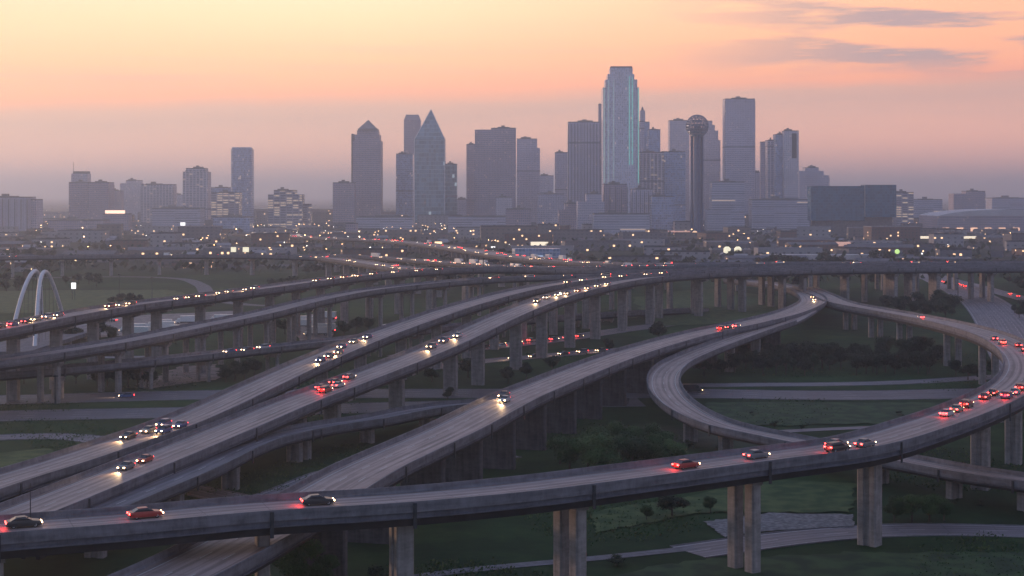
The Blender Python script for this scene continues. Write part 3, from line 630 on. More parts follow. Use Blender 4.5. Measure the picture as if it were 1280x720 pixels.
# glass prism
DP = 3000
r = empty('prism_tower', (near_x(537, DP), DP+25, 0)); tag(r, 'green glass prism tower tapering to a sharp point', 'skyscraper')
b = MB(); hx = 19*DP/F; zs, za = top_z(174, DP), top_z(136, DP); dy = 25
b.prism([(-hx, -dy), (hx, -dy), (hx, dy), (-hx, dy)], 0, zs, 0, top=False)
ap = (1*DP/F, 0)
for s_ in (-1, 1):
    b.poly([(-hx*s_, -dy*s_, zs), (hx*s_, -dy*s_, zs), (ap[0], ap[1], za)], ((0, zs), (2*hx, zs), (hx, za)))
    b.poly([(hx*s_, -dy*s_, zs), (hx*s_, dy*s_, zs), (ap[0], ap[1], za)], ((0, zs), (2*dy, zs), (dy, za)))
b.build('glass_skin', FM['green'], r)
b = MB()
for x_ in (-hx, hx):
    b.tube((x_, -dy, 0), (x_, -dy, zs), .7, 6); b.tube((x_, -dy, zs), (ap[0], 0, za), .7, 6)
b.build('corner_mullion', WHITE, r)
tower('office_tower', 'green-grey block abutting the glass prism on its right', 556.5, 571, 205.5, 3050, 'green', 35)
tower('office_tower', 'narrow dark tower left of the wide brown slab', 583, 595, 181, 3200, 'brown', 35)
tower('office_tower', 'wide brown slab tower with a slightly raised right roof', 593.5, 645, 160.5, 3050, 'brown', 45, setbacks=[(162, 593.5, 645)], top=(614, 645), fins=0)
tower('office_tower', 'stepped grey tower with a pink reflection, right of the wide brown slab', 646, 675, 174, 3300, 'stone', 40, setbacks=[(185, 646, 675)], top=(646, 671.5))
tower('office_block', 'low dim block between the stepped grey tower and the narrow one', 673, 692, 220, 3700, 'stone', 40, cat='office block')
tower('office_tower', 'narrow grey tower left of the wide ribbed one', 694, 711, 191, 3250, 'stone', 35)
tower('office_tower', 'wide ribbed tower with pale roof edge beside the tallest tower', 710.5, 750, 153, 3000, 'stone', 45, fins=10)
tower('office_tower', 'thin dark tower peeping behind the left flank of the tallest', 748.5, 757, 130.5, 3100, 'brown', 30, penthouse=False)
# tallest tower with argon outline
r = empty('tallest_tower', (near_x(776.5, D0), D0+30, 0)); tag(r, 'tallest stepped glass tower outlined with green light tubes', 'skyscraper')
cx0 = r.location.x
def X_(x, d=D0): return near_x(x, d)-cx0
b = MB()
def notch(a, c, y0, y1, z0, z1, n_):      # plan with stepped corners
    b.prism([(a+n_, y0), (c-n_, y0), (c-n_, y0+n_), (c, y0+n_), (c, y1-n_), (c-n_, y1-n_), (c-n_, y1), (a+n_, y1), (a+n_, y1-n_), (a, y1-n_), (a, y0+n_), (a+n_, y0+n_)], z0, z1, 0, 1)
notch(X_(754), X_(799), -30, 30, 0, top_z(109, D0), 5)
notch(X_(757), X_(797), -27, 27, top_z(109, D0)-.01, top_z(99, D0), 4)
notch(X_(760), X_(793.5), -24, 24, top_z(99, D0)-.01, top_z(92, D0), 4)
notch(X_(763), X_(791.5), -21, 21, top_z(92, D0)-.01, top_z(84, D0), 3)
b.build('facade', [facade('silver_glass_facade', (.72, .68, .74), (.50, .52, .64), 3.0, 3.9, .62, .8, .012, rough=.15), ROOFM], r)
b = MB(); b.box(X_(764), X_(791), -20, 20, top_z(84, D0), top_z(82.2, D0)); b.build('roof_cap', CONC_D, r)
def tubeline(x, yb, yt, yy, rad, mat, nm='light_tube'):
    q = MB(); q.box(X_(x)-rad, X_(x)+rad, yy-rad*2, yy, top_z(yb, D0), top_z(yt, D0)); q.build(nm, mat, r)
tubeline(755.4, 229, 110, -25.2, .55, NEONW); tubeline(760.3, 228, 100, -30.2, .35, NEONW); tubeline(767, 225, 100, -30.2, .3, NEONW)
tubeline(786.8, 206, 95, -30.2, .35, NEON); tubeline(790.4, 206, 96, -30.2, .35, NEON); tubeline(798.4, 229, 110, -25.2, .4, NEON)
tower('office_tower', 'light grey slim tower with spire tip right of the tallest', 800, 805.5, 152, 2950, 'stone', 25, penthouse=False)
tower('office_tower', 'dark stepped tower close right of the tallest', 804, 812, 153, 3100, 'glass', 30, penthouse=False)
r, a, c, z, _ = tower('office_tower', 'needle-topped shaft between the tallest and the dark stepped tower', 800.5, 806.5, 138, 3200, 'stone', 20, penthouse=False, roof='none')
b = MB(); b.prism([(a+2, -6), (c-2, -6), (c-2, 6), (a+2, 6)], z, z+8, taper=.3); b.build('spire', CONC, r)
tower('office_tower', 'dark blue block right of the dark stepped tower', 811, 825.5, 162.5, 3050, 'glass', 35)
tower('apartment_tower', 'speckled mid-rise with lit rows below the dark blue block', 800, 830, 191, 2850, 'balcony', 35, cat='apartment tower', fins=6)
tower('office_tower', 'blue-mauve broad mid-rise left of the ball-topped tower', 828, 857, 190, 2900, 'glass', 40, setbacks=[(192, 828, 857)])
tower('office_tower', 'pale tall slab behind the ball-topped tower on its left', 837, 862, 151, 3300, 'pale', 35, setbacks=[(153, 837, 862)])
tower('office_tower', 'stepped crown tower behind the ball-topped tower on its right', 878, 900.5, 151.5, 3200, 'pale', 35, setbacks=[(175, 878, 900.5), (163, 878, 898), (156, 880, 894)], top=(882, 891), penthouse=False)
tower('office_tower', 'tall grey slab with a darker capped roof right of the ball-topped tower', 906.5, 944, 124, 3100, 'stone', 40, setbacks=[(128, 906.5, 944)], fins=3)
tower('chimney_tower', 'slim dark pillar-like tower right of the tall grey slab', 951, 956.3, 178, 2900, 'brown', 12, penthouse=False, cat='slim tower')
tower('apartment_tower', 'striped balcony tower, left of the paired towers on the right', 959.5, 970, 176, 3000, 'balcony', 30, cat='apartment tower')
tower('apartment_tower', 'dark middle slab of the paired towers on the right', 969.5, 982, 168.5, 2980, 'glass', 30, cat='apartment tower')
r, a, c, z, _ = tower('apartment_tower', 'pale slab with a tall dark recess, tallest of the paired towers on the right', 980.5, 998.5, 164, 2960, 'pale', 30, cat='apartment tower')
b = MB(); b.box(c-13, c-4, -15.3, -15.02, z-50, z-4); b.build('recess_shade_sheet', METAL_D, r)  # dark sheet on the face stands in for a recess and its shade
tower('office_tower', 'stepped brown block above the dark hotel, right of the paired towers', 999, 1037, 210, 3300, 'stone', 40, setbacks=[(219, 999, 1037), (213.5, 999, 1030)], top=(1007, 1024), cat='office tower')
# dark slab hotel
DH = 2350
r = empty('slab_hotel', (near_x(1067, DH), DH+15, 0)); tag(r, 'long dark blue glass slab with a vertical seam on the right of the skyline', 'hotel')
ch = r.location.x; b = MB()
b.prism([(near_x(1014, DH)-ch, -14), (near_x(1081, DH)-ch, -14), (near_x(1081, DH)-ch, 14), (near_x(1014, DH)-ch, 14)], top_z(276, DH), top_z(232.5, DH), 0, 1, bottom=True)
b.build('left_wing', [FM['dark'], ROOFM], r); b = MB()
b.prism([(near_x(1081, DH)-ch+.3, -17), (near_x(1120, DH)-ch, -17), (near_x(1120, DH)-ch, 14), (near_x(1081, DH)-ch+.3, 14)], top_z(271.5, DH), top_z(231, DH), 0, 1, bottom=True)
b.build('right_wing', [FM['dark'], ROOFM], r)
b = MB(); b.box(near_x(1020, DH)-ch, near_x(1116, DH)-ch, -10, 20, 0, top_z(271.5, DH)-.1); b.build('podium', CONC, r)
b = MB(); b.box(near_x(1080.4, DH)-ch, near_x(1081.2, DH)-ch, -17.5, -14.1, top_z(271, DH), top_z(231.5, DH)); b.build('edge_seam', mat_noise('pale_seam', (.25, .27, .3), (.32, .33, .36), .2, .4), r)
tower('office_block', 'lit-topped small block right of the dark slab hotel', 1120.5, 1142, 241, 2900, 'lit', 30, cat='office block')
tower('office_block', 'low mauve block further right of the dark slab hotel', 1142, 1178, 250, 3200, 'strip', 40, cat='office block')
tower('office_block', 'purple block with two roof boxes near the right end', 1192, 1232, 239.5, 3400, 'brown', 40, cat='office block', setbacks=[(242, 1192, 1232)], top=(1208, 1232))
tower('office_block', 'low long block at the right edge behind the convention roof', 1240, 1300, 248, 3600, 'strip', 50, cat='office block')
tower('hotel_block', 'stacked-terrace hotel with lit floors right of the ball-topped tower', 890, 931, 228, 2700, 'strip', 40, cat='hotel', setbacks=[(262, 884, 931), (240, 890, 931)], fins=0)
tower('office_block', 'grey mid-rise behind the terrace hotel', 926, 962, 216, 3200, 'stone', 40, cat='office block')
tower('office_block', 'pale low block below the slim pillar-like tower', 940, 1012, 250, 2850, 'strip', 40, cat='office block')
tower('office_block', 'grey mid-rise at the right foot of the tallest tower', 790, 816, 237, 2520, 'stone', 40, cat='office block', fins=5)
tower('office_block', 'lower blue-grey block right of the grey mid-rise by the tallest tower', 815, 843, 246, 2480, 'glass', 40, cat='office block')
tower('office_block', 'dim block directly in front of the tallest tower', 755, 784, 231, 2560, 'brown', 45, cat='office block', fins=4)
tower('office_block', 'stepped grey block left of the dim block before the tallest tower', 727, 755, 243, 2540, 'stone', 45, cat='office block', setbacks=[(252, 722, 756)], top=(733, 752))
tower('office_block', 'stepped dark mid-rise two blocks left of the tallest tower', 706, 724, 255, 2650, 'brown', 35, cat='office block', setbacks=[(262, 698, 726)])
tower('office_block', 'low strip-windowed block across the feet of the tallest tower', 742, 812, 268, 2430, 'strip', 35, cat='office block')
tower('office_block', 'mauve mid-rise under the narrow grey tower', 672, 705, 243, 3000, 'stone', 40, cat='office block')
tower('brick_block', 'reddish brick block below the wide brown slab', 632, 664, 262, 2500, 'brown', 35, cat='brick building')
tower('office_block', 'pale block with a bright corner lamp below the wide brown slab', 620, 640, 247, 2900, 'pale', 30, cat='office block')
tower('parking_garage', 'long low garage with a bright deck line below the glass prism', 560, 632, 271, 2600, 'strip', 50, cat='garage', penthouse=False)
tower('parking_garage', 'long low garage with a bright deck line below the pyramid tower', 445, 515, 272, 2650, 'strip', 50, cat='garage', penthouse=False)
tower('brick_block', 'small square brown block below the brown left neighbour of the pyramid tower', 432, 446, 280, 2300, 'brown', 20, cat='brick building', penthouse=False)
tower('office_block', 'low broad block under the glass tower with rounded corners', 266, 312, 272, 2600, 'glass', 40, cat='office block')
tower('office_block', 'long low mauve block in front of the wide brown pair', 60, 128, 276, 2650, 'brown', 50, cat='office block')
tower('office_block', 'mid-rise wing between the glass prism and the narrow dark tower', 566, 586, 250, 3300, 'stone', 40, cat='office block')
# ---- ball-topped tower
DR = 2420
r = empty('observation_tower', (near_x(871.5, DR), DR, 0)); tag(r, 'round observation tower with a lattice ball on four tall shafts', 'observation tower')
k_ = DR/F; zc = top_z(156.5, DR)
b = MB(); b.cyl(0, 0, 4.2*k_, 0, zc, 24); b.build('central_shaft', mat_concrete('tower_core', (.09, .15, .27)), r)
for an in (-90, 30, 150):
    b = MB(); b.cyl(7.2*k_*math.cos(R(an)), 6*k_*math.sin(R(an)), 2.0*k_, 0, zc-4, 16); b.build('outer_shaft', mat_concrete('tower_shaft', (.06, .11, .22)), r)
for i_, (zz, rr) in enumerate(((151.5, 7.0), (156.5, 9.5), (161, 13), (165, 12), (169, 8.5))):
    b = MB(); b.cyl(0, 0, rr*k_, top_z(zz+1.2, DR), top_z(zz-1.2, DR), 32); b.build('ball_deck', FM['dark'], r)
bm = bmesh.new(); bmesh.ops.create_icosphere(bm, subdivisions=3, radius=14.0*k_)
b = MB()
for e in bm.edges:
    p_, q_ = e.verts[0].co, e.verts[1].co
    b.tube(p_, q_, .55, 4, caps=False)
for v in bm.verts:
    c_ = v.co; b.tube(c_*.985, c_*1.03, .7, 5)
bm.free()
b.build('lattice_ball', mat_noise('aluminium_strut', (.14, .18, .28), (.22, .27, .38), .5, .4, metallic=.5), r, loc=(0, 0, top_z(157.5, DR)))
# ---- convention centre
DC = 2600
r = empty('convention_hall', (near_x(1235, DC), DC+60, 0)); tag(r, 'long hall with a pale arched roof and warm lit frontage at the right', 'hall')
b = MB(); xa, xb = near_x(1172, DC)-r.location.x, near_x(1330, DC)-r.location.x
b.box(xa, xb, -60, 60, 0, top_z(270, DC)); b.build('wall', FM['brown'], r)
b = MB(); n_ = 24
pf = [(xa+(xb-xa)*i/n_, top_z(270, DC)+(top_z(262, DC)-top_z(270, DC))*math.sin(math.pi*min(1, i/n_*1.0))**.7) for i in range(n_+1)]
for p_, q_ in zip(pf, pf[1:]): b.quad((p_[0], -61, p_[1]), (q_[0], -61, q_[1]), (q_[0], 61, q_[1]), (p_[0], 61, p_[1])); b.quad((p_[0], -61, pf[0][1]), (q_[0], -61, pf[0][1]), (q_[0], -61, q_[1]), (p_[0], -61, p_[1]))
b.build('roof', mat_noise('pale_membrane', (.5, .47, .5), (.62, .58, .6), .05, .6), r)
for i in range(7):
    b = MB(); x_ = xa+8+(xb-xa)*i/9; b.box(x_, x_+11, -60.6, -60.05, 2, 8); b.build('lit_entrance', mat_emit('warm_entrance_glow', (1, .55, .35), 1.3) if i == 0 else bpy.data.materials['warm_entrance_glow'], r)
# ================================================================== low town
LOWM = [facade('warehouse_wall_tan', (.18, .15, .15), (.08, .08, .09), 7, 5, .35, .4, .12, (1, .6, .32), 2.2), facade('warehouse_wall_grey', (.14, .14, .17), (.08, .08, .1), 6, 4.5, .4, .45, .12, (1, .6, .32), 2.2),
        facade('warehouse_wall_white', (.30, .29, .32), (.1, .1, .12), 8, 5, .3, .35, .10, (1, .6, .32), 2.2), facade('warehouse_wall_brick', (.14, .085, .08), (.07, .07, .08), 5, 4, .4, .45, .12, (1, .6, .32), 2.2)]
LOWN = ['tan', 'grey', 'white', 'brick']
RFS = [mat_noise('flat_roof_dark', (.04, .042, .05), (.08, .08, .095), .1, .9), mat_noise('flat_roof_grey', (.10, .10, .12), (.16, .155, .18), .1, .9), mat_noise('flat_roof_white', (.24, .23, .26), (.36, .34, .38), .08, .8)]
RFN = ['dark', 'grey', 'pale']
occupied = []
def on_road(x, y, pad=8):
    for key, (pa, w) in PATHS.items():
        for q in pa.p[::3]:
            if abs(q.x-x) < w/2+pad+8 and abs(q.y-y) < w/2+pad+8 and math.hypot(q.x-x, q.y-y) < w/2+pad+6: return True
    return False
LM = [(45, 'the broad left edge block'), (136, 'the wide brown pair'), (216, 'the mottled three-box block'), (275, 'the glowing-row office block'), (325, 'the lone rounded glass tower'), (400, 'the speckled apartment block'), (478, 'the pyramid-topped tower'), (575, 'the glass prism tower'), (650, 'the wide brown slab'), (735, 'the wide ribbed tower'), (815, 'the tallest tower'), (900, 'the ball-topped tower'), (948, 'the tall grey slab'), (1010, 'the paired towers'), (1125, 'the dark slab hotel'), (1185, 'the mauve block past the hotel'), (1290, 'the arched roof hall')]
def landmark(px):
    for x, n_ in LM:
        if px < x: return n_
    return LM[-1][1]
ORD = ['first', 'second', 'third', 'fourth', 'fifth', 'sixth', 'seventh', 'eighth', 'ninth', 'tenth', 'eleventh', 'twelfth', 'thirteenth', 'fourteenth', 'fifteenth', 'sixteenth', 'seventeenth', 'eighteenth', 'nineteenth', 'twentieth']
rows = [1330, 1420, 1520, 1630, 1760, 1900, 2060, 2240, 2440, 2900, 3400, 4000, 4700]
lows = []
rb = random.Random(21)
for ri, d in enumerate(rows):
    half = 690*d/F; x = -half+rb.uniform(0, 30)
    while x < half:
        far_ = d > 2500
        w_ = rb.uniform(22, 75) if not far_ else rb.uniform(30, 120)*(d/3000)
        dp = rb.uniform(18, 40); y_ = d+rb.uniform(-30, 30)
        h_ = rb.choice([4.5, 5.5, 6, 7, 8, 10]) if d < 1900 else rb.choice([6, 8, 9, 12, 15, 20])
        if far_: h_ = rb.choice([10, 14, 18, 24])
        gap = rb.uniform(15, 110) if d < 2000 else rb.uniform(5, 60)
        ppx = 640+(x+w_/2)*F/d
        if (d > 1500 or ppx < 300 or ppx > 640) and not any(on_road(x+w_*t_, y_+dp*s_, 4) for t_ in (0, .33, .66, 1) for s_ in (0, .5, 1)):
            lows.append((ri, x, w_, y_, dp, h_, rb.randrange(4), rb.randrange(3)))
        x += w_+gap
cnt = {}
for ri, x, w_, y_, dp, h_, mi, fi in lows:
    px_ = 640+(x+w_/2)*F/y_; lm = landmark(px_); kf = (ri, lm, LOWN[mi], RFN[fi]); cnt[kf] = cnt.get(kf, 0)+1
    size = 'long' if w_ > 55 else ('mid-sized' if w_ > 35 else 'small')
    o = empty('low_building', (x+w_/2, y_+dp/2, 0), rb.uniform(-.25, .25))
    tag(o, f'{size} {LOWN[mi]} building, {RFN[fi]} roof, {ORD[ri]} row back, below {lm}'+('' if cnt[kf] == 1 else f', {ORD[cnt[kf]-1]} such'), 'low building', 'low buildings in front of the skyline')
    b = MB(); b.box(-w_/2, w_/2, -dp/2, dp/2, 0, h_, 0, 1)
    b.build('wall', [LOWM[mi], RFS[fi]], o)
    b = MB(); t_ = .4
    if fi == 1 and h_ < 9:     # low gable
        z_ = h_+min(3.0, dp*.1)
        b.quad((-w_/2-.4, -dp/2-.4, h_+.02), (w_/2+.4, -dp/2-.4, h_+.02), (w_/2+.4, 0, z_), (-w_/2-.4, 0, z_)); b.quad((w_/2+.4, dp/2+.4, h_+.02), (-w_/2-.4, dp/2+.4, h_+.02), (-w_/2-.4, 0, z_), (w_/2+.4, 0, z_))
        b.poly([(-w_/2-.39, -dp/2-.4, h_+.02), (-w_/2-.39, 0, z_), (-w_/2-.39, dp/2+.4, h_+.02)]); b.poly([(w_/2+.39, -dp/2-.4, h_+.02), (w_/2+.39, dp/2+.4, h_+.02), (w_/2+.39, 0, z_)])
    else:
        for q in ((-w_/2, w_/2, -dp/2, -dp/2+t_), (-w_/2, w_/2, dp/2-t_, dp/2), (-w_/2, -w_/2+t_, -dp/2+t_, dp/2-t_), (w_/2-t_, w_/2, -dp/2+t_, dp/2-t_)): b.box(*q, h_, h_+.9)
        for _ in range(3): u_, v_ = rb.uniform(-.35, .35)*w_, rb.uniform(-.3, .3)*dp; b.box(u_, u_+2.5, v_, v_+2, h_, h_+1.6)
    b.build('roof', RFS[fi], o)
HW = [mat_noise('house_wall_'+n_, tuple(c*.8 for c in c_), c_, .3, .85) for n_, c_ in (('pale', (.30, .28, .29)), ('brown', (.14, .10, .09)), ('blue', (.12, .14, .19)))]
HWN = ['pale', 'brown', 'blue-grey']; hcount = {}; houses = []
for k in range(2000):
    if len(houses) >= 290: break
    d = rb.uniform(1260, 3300); x = rb.uniform(-.335, .335)*d; px_ = 640+x*F/d
    if d < 1450 and 60 < px_ < 640: continue
    if any(abs(x-(a+w_/2)) < w_/2+9 and -9 < d-yy < dp+9 for _, a, w_, yy, dp, *_r in lows) or on_road(x, d, 4) or any(abs(x-a) < 15 and abs(d-c) < 15 for a, c in houses): continue
    houses.append((x, d)); mi = rb.randrange(3); w_ = rb.uniform(4.5, 9); l_ = rb.uniform(4, 6); h_ = rb.choice([3, 3.5, 6]); lm = landmark(px_).replace('the ', '', 1); kk = (mi, lm); hcount[kk] = hcount.get(kk, 0)+1
    o = empty('small_house', (x, d, 0), rb.choice([0, .3, -.4, 1.57])); tag(o, f'{HWN[mi]} small {"two-storey" if h_ > 5 else "single-storey"} house, {ordn(hcount[kk])} among those below the {lm}', 'house', 'small houses of the low town')
    b = MB(); b.box(-w_, w_, -l_, l_, 0, h_); b.poly([(-w_, -l_, h_), (-w_, l_, h_), (-w_, 0, h_+2.2)]); b.poly([(w_, -l_, h_), (w_, l_, h_), (w_, 0, h_+2.2)]); b.build('wall', HW[mi], o)
    b = MB(); b.quad((-w_-.5, -l_-.6, h_-.15), (w_+.5, -l_-.6, h_-.15), (w_+.5, 0, h_+2.4), (-w_-.5, 0, h_+2.4)); b.quad((w_+.5, l_+.6, h_-.15), (-w_-.5, l_+.6, h_-.15), (-w_-.5, 0, h_+2.4), (w_+.5, 0, h_+2.4)); b.build('roof', RFS[rb.randrange(3)], o)
    if rb.random() < .35:
        b = MB(); q_ = rb.uniform(-w_*.6, w_*.6); b.box(q_-.7, q_+.7, -l_-.06, -l_-.01, 1, 2.4); b.build('lit_window', WARM2, o)
print('low buildings', len(lows), 'houses', len(houses))
# ================================================================== trees and shrubs
def leafmat(name, c1, c2, c3):
    m, t, b = newmat(name)
    tcn = N(t, 'ShaderNodeTexCoord'); oi = N(t, 'ShaderNodeObjectInfo')
    nz = N(t, 'ShaderNodeTexNoise', i_Scale=.55, i_Detail=5, i_Roughness=.7); t.links.new(tcn.outputs['Object'], nz.inputs['Vector'])
    f = M_(t, 'ADD', nz.outputs[0], M_(t, 'MULTIPLY', M_(t, 'SUBTRACT', oi.outputs['Random'], .5), .25))
    t.links.new(RAMP(t, f, [(.32, c1), (.5, c2), (.68, c3)]), b.inputs['Base Color'])
    b.inputs['Roughness'].default_value = .7; b.inputs['Specular IOR Level'].default_value = .2
    return m
LEAF = leafmat('tree_leaves', (.016, .044, .018), (.042, .092, .032), (.085, .15, .048))
LEAF_D = leafmat('dark_tree_leaves', (.008, .020, .014), (.016, .034, .020), (.030, .054, .026))
BARK = mat_noise('bark', (.05, .04, .035), (.10, .085, .07), 2, .9)
def crown_mesh(seed, n, leaf, flat=.8, lobes=9, low=.25):
    """leaf-sized faces through the volume of several overlapping lobes; unit tree: height 1, crown radius about .5"""
    r_ = random.Random(seed); b = MB(); L = []
    for k in range(lobes):
        a = r_.uniform(0, 6.283); q = r_.uniform(.0, .30); L.append((q*math.cos(a), q*math.sin(a), r_.uniform(low+.14, .82), r_.uniform(.17, .27)))
    for i in range(n):
        cx_, cy_, cz_, rr = r_.choice(L)
        v = Vector((r_.gauss(0, 1), r_.gauss(0, 1), r_.gauss(0, 1))).normalized()*rr*(r_.random()**.35)*r_.uniform(.8, 1.15)
        c = Vector((cx_, cy_, cz_))+Vector((v.x, v.y, v.z*flat))
        n_ = (v.normalized()+Vector((r_.gauss(0, .5), r_.gauss(0, .5), r_.gauss(.3, .5)))).normalized()
        u = n_.orthogonal().normalized(); u.rotate(__import__('mathutils').Quaternion(n_, r_.uniform(0, 6.28))); w_ = n_.cross(u); s_ = leaf*r_.uniform(.6, 1.4)
        b.quad(c-u*s_-w_*s_*.5, c+u*s_*.2-w_*s_*.7, c+u*s_+w_*s_*.4, c-u*s_*.1+w_*s_*.7)
    return b, L
def make_tree(name, seed, n, leaf, mat, shrub=False):
    o = empty(name); b, L = crown_mesh(seed, n, leaf, lobes=8 if not shrub else 6, low=.0 if shrub else .25)
    if shrub:
        b.v = [(x*1.5, y*1.5, max(.0, z*1.0-.12)) for x, y, z in b.v]
    b.build('crown', mat, o)
    t = MB(); r_ = random.Random(seed+5)
    t.tube((0, 0, -.02), (0, 0, .30), .03, 7, .022); t.tube((0, 0, .28), (.02, .01, .6), .022, 6, .01)
    for cx_, cy_, cz_, rr in L[:5]: t.tube((0, 0, r_.uniform(.2, .35)), (cx_, cy_, cz_ if not shrub else cz_*.6), .014, 5, .005)
    t.build('trunk', BARK, o)
    return o
NEAR_T = [make_tree('leafy_tree', 11+i, 11000, .017, LEAF) for i in range(3)]
MID_T = [make_tree('dark_tree', 31+i, 3000, .032, LEAF_D) for i in range(4)]
FAR_T = [make_tree('distant_tree', 51+i, 420, .06, LEAF_D) for i in range(4)]
SHRUB = [make_tree('shrub', 71+i, 1800, .028, LEAF_D, True) for i in range(2)]
used = set(); rt = random.Random(5)
def plant(proto, loc, h, wide, label, cat, group=None):
    o = proto if proto.name not in used else copy_tree(proto); used.add(proto.name)
    o.location = loc; s_ = h; o.scale = (s_*wide*rt.uniform(.85, 1.15), s_*wide*rt.uniform(.85, 1.15), s_); o.rotation_euler = (0, 0, rt.uniform(0, 6.28))
    return tag(o, label, cat, group)
G1 = 'trees of the big leafy clump'
for x, y, h, w_ in ((712, 590, 8.5, 1.1), (735, 594, 9.5, 1.15), (762, 594, 10, 1.2), (790, 592, 10.5, 1.2), (818, 590, 9.5, 1.2), (842, 588, 8, 1.1), (748, 578, 9, 1.2), (778, 575, 9.5, 1.2), (806, 574, 9, 1.2), (700, 580, 7, 1.1), (832, 576, 7.5, 1.1)):
    plant(rt.choice(NEAR_T), P(x, y), h, w_, 'broad leafy tree in the big dark clump between the foreground and diagonal flyovers', 'tree', G1)
plant(NEAR_T[0], P(372, 738), 9, 1.1, 'bushy green tree at the bottom edge under the left of the foreground flyover', 'tree')
plant(NEAR_T[1], P(405, 742), 7, 1.1, 'smaller leafy tree beside the bushy one at the bottom edge', 'tree')
plant(SHRUB[0], P(472, 728), 3.5, 1.1, 'dark low shrub at the bottom edge left of the single nearest pier', 'shrub')
plant(MID_T[0], P(823, 428), 9.5, 1.15, 'round dark tree standing alone beside the diagonal flyover', 'tree')
plant(MID_T[1], P(762, 441), 6, 1.2, 'small dark tree at the foot of the tall central piers', 'tree')
plant(NEAR_T[2], P(808, 651), 3.2, 1.1, 'tiny sapling on the pale grass strip, first from the left', 'tree')
plant(MID_T[2], P(840, 646), 4.6, 1.6, 'spreading low tree on the pale grass strip between two piers', 'tree')
plant(NEAR_T[2], P(888, 641), 3.4, .9, 'slim sapling on the pale grass strip just left of the twin-legged pier', 'tree')
plant(SHRUB[1], P(771, 707), 2.0, 1.9, 'flat dark bush beside the concrete path at bottom centre', 'shrub')
for i, (x, y, h) in enumerate(((1118, 652, 5), (1140, 653, 6.2), (1162, 652, 5.6), (1180, 651, 4.4))):
    plant(NEAR_T[i % 3], P(x, y), h, 1.2, 'dense tree in the thicket beside the road right of the broad nearest pier', 'tree', 'thicket beside the lower right road')
for x in range(935, 1185, 11):
    for y in (468, 462, 452):
        if rt.random() < .72: plant(rt.choice(MID_T), P(x+rt.uniform(-5, 5), y+rt.uniform(-3, 2)), rt.uniform(6, 9.5), rt.uniform(.9, 1.3), 'dark tree in the wood enclosed by the hooked ramp', 'tree', 'wood enclosed by the hooked ramp')
for x, y in ((1108, 392), (1125, 398), (1142, 396), (1158, 400), (1170, 396), (1182, 402), (1190, 394), (1150, 388), (1172, 386)):
    plant(rt.choice(MID_T), P(x, y), rt.uniform(8, 12), 1.1, 'dark tree beside the thick pier cluster on the right', 'tree', 'trees beside the right pier cluster')
for x, y, h in ((140, 384, 6), (150, 382, 7), (163, 383, 8), (175, 383, 7), (183, 385, 5)):
    plant(rt.choice(MID_T), P(x, y), h, 1.2, 'dark bushy tree in the row on the pale left meadow', 'tree', 'tree row on the left meadow')
for x, y, h in ((88, 432, 8), (100, 430, 7), (125, 424, 9), (140, 428, 7), (80, 478, 6), (95, 480, 7), (122, 484, 7), (134, 483, 8), (148, 484, 8), (160, 485, 9), (172, 484, 8), (184, 485, 6), (282, 478, 6), (294, 476, 7), (306, 474, 7), (318, 470, 6), (345, 415, 6), (356, 418, 7), (430, 420, 7), (445, 418, 8), (460, 416, 7), (585, 472, 7), (635, 480, 6), (658, 474, 6), (690, 466, 6), (500, 480, 5), (540, 478, 5), (560, 500, 4), (10, 478, 6), (30, 480, 6), (220, 430, 6), (236, 428, 7)):
    plant(rt.choice(MID_T), P(x, y), h, 1.15, 'dark tree growing among the left flyover piers', 'tree', 'trees among the left flyover piers')
for x, y in ((1250, 440), (1262, 462), (1275, 470), (1195, 470), (1210, 475), (1225, 478), (1240, 470), (880, 470), (900, 468), (918, 466), (1268, 392), (1274, 398), (1280, 390), (1262, 355), (1270, 357)):
    plant(rt.choice(MID_T), P(x, y), rt.uniform(4.5, 7.5), 1.2, 'dark tree on the verge around the hooked ramp', 'tree', 'trees on the verge of the hooked ramp')
for x, y in ((968, 535), (1002, 537), (1125, 520), (862, 560), (900, 560), (1190, 632), (1225, 632), (940, 520)):
    plant(rt.choice(SHRUB), P(x, y), rt.uniform(1.4, 2.4), 1, 'small dark bush on the open grass near the loop', 'shrub', 'bushes on the open grass')
bx_ = lambda x, y: any(abs(x-(a+w_/2)) < w_/2+5 and -5 < y-yy < dp+5 for _, a, w_, yy, dp, *_r in lows)
nfar = 0
while nfar < 290:
    u_ = rt.random(); d = 1020/(1-u_*.70) if nfar % 3 else rt.uniform(1020, 1500)
    x = rt.uniform(-.34, .34)*d
    if d < 1230 and 640+x*F/d < 640 and rt.random() < .6: continue
    if bx_(x, d) or on_road(x, d, 3): continue
    k_ = rt.randint(1, 4)
    for j in range(k_):
        if nfar >= 290: break
        plant(rt.choice(FAR_T), (x+j*rt.uniform(5, 9), d+rt.uniform(-4, 4), 0), rt.uniform(6, 11), rt.uniform(1.0, 1.5), 'distant dark tree among the low buildings before the skyline', 'tree', 'distant trees before the skyline'); nfar += 1
b = MB(); rw = random.Random(8)
def f_(x, y): return math.sin(x*.09+1.3*math.sin(y*.03))+math.sin(y*.061+2*math.sin(x*.05))
nw = 0
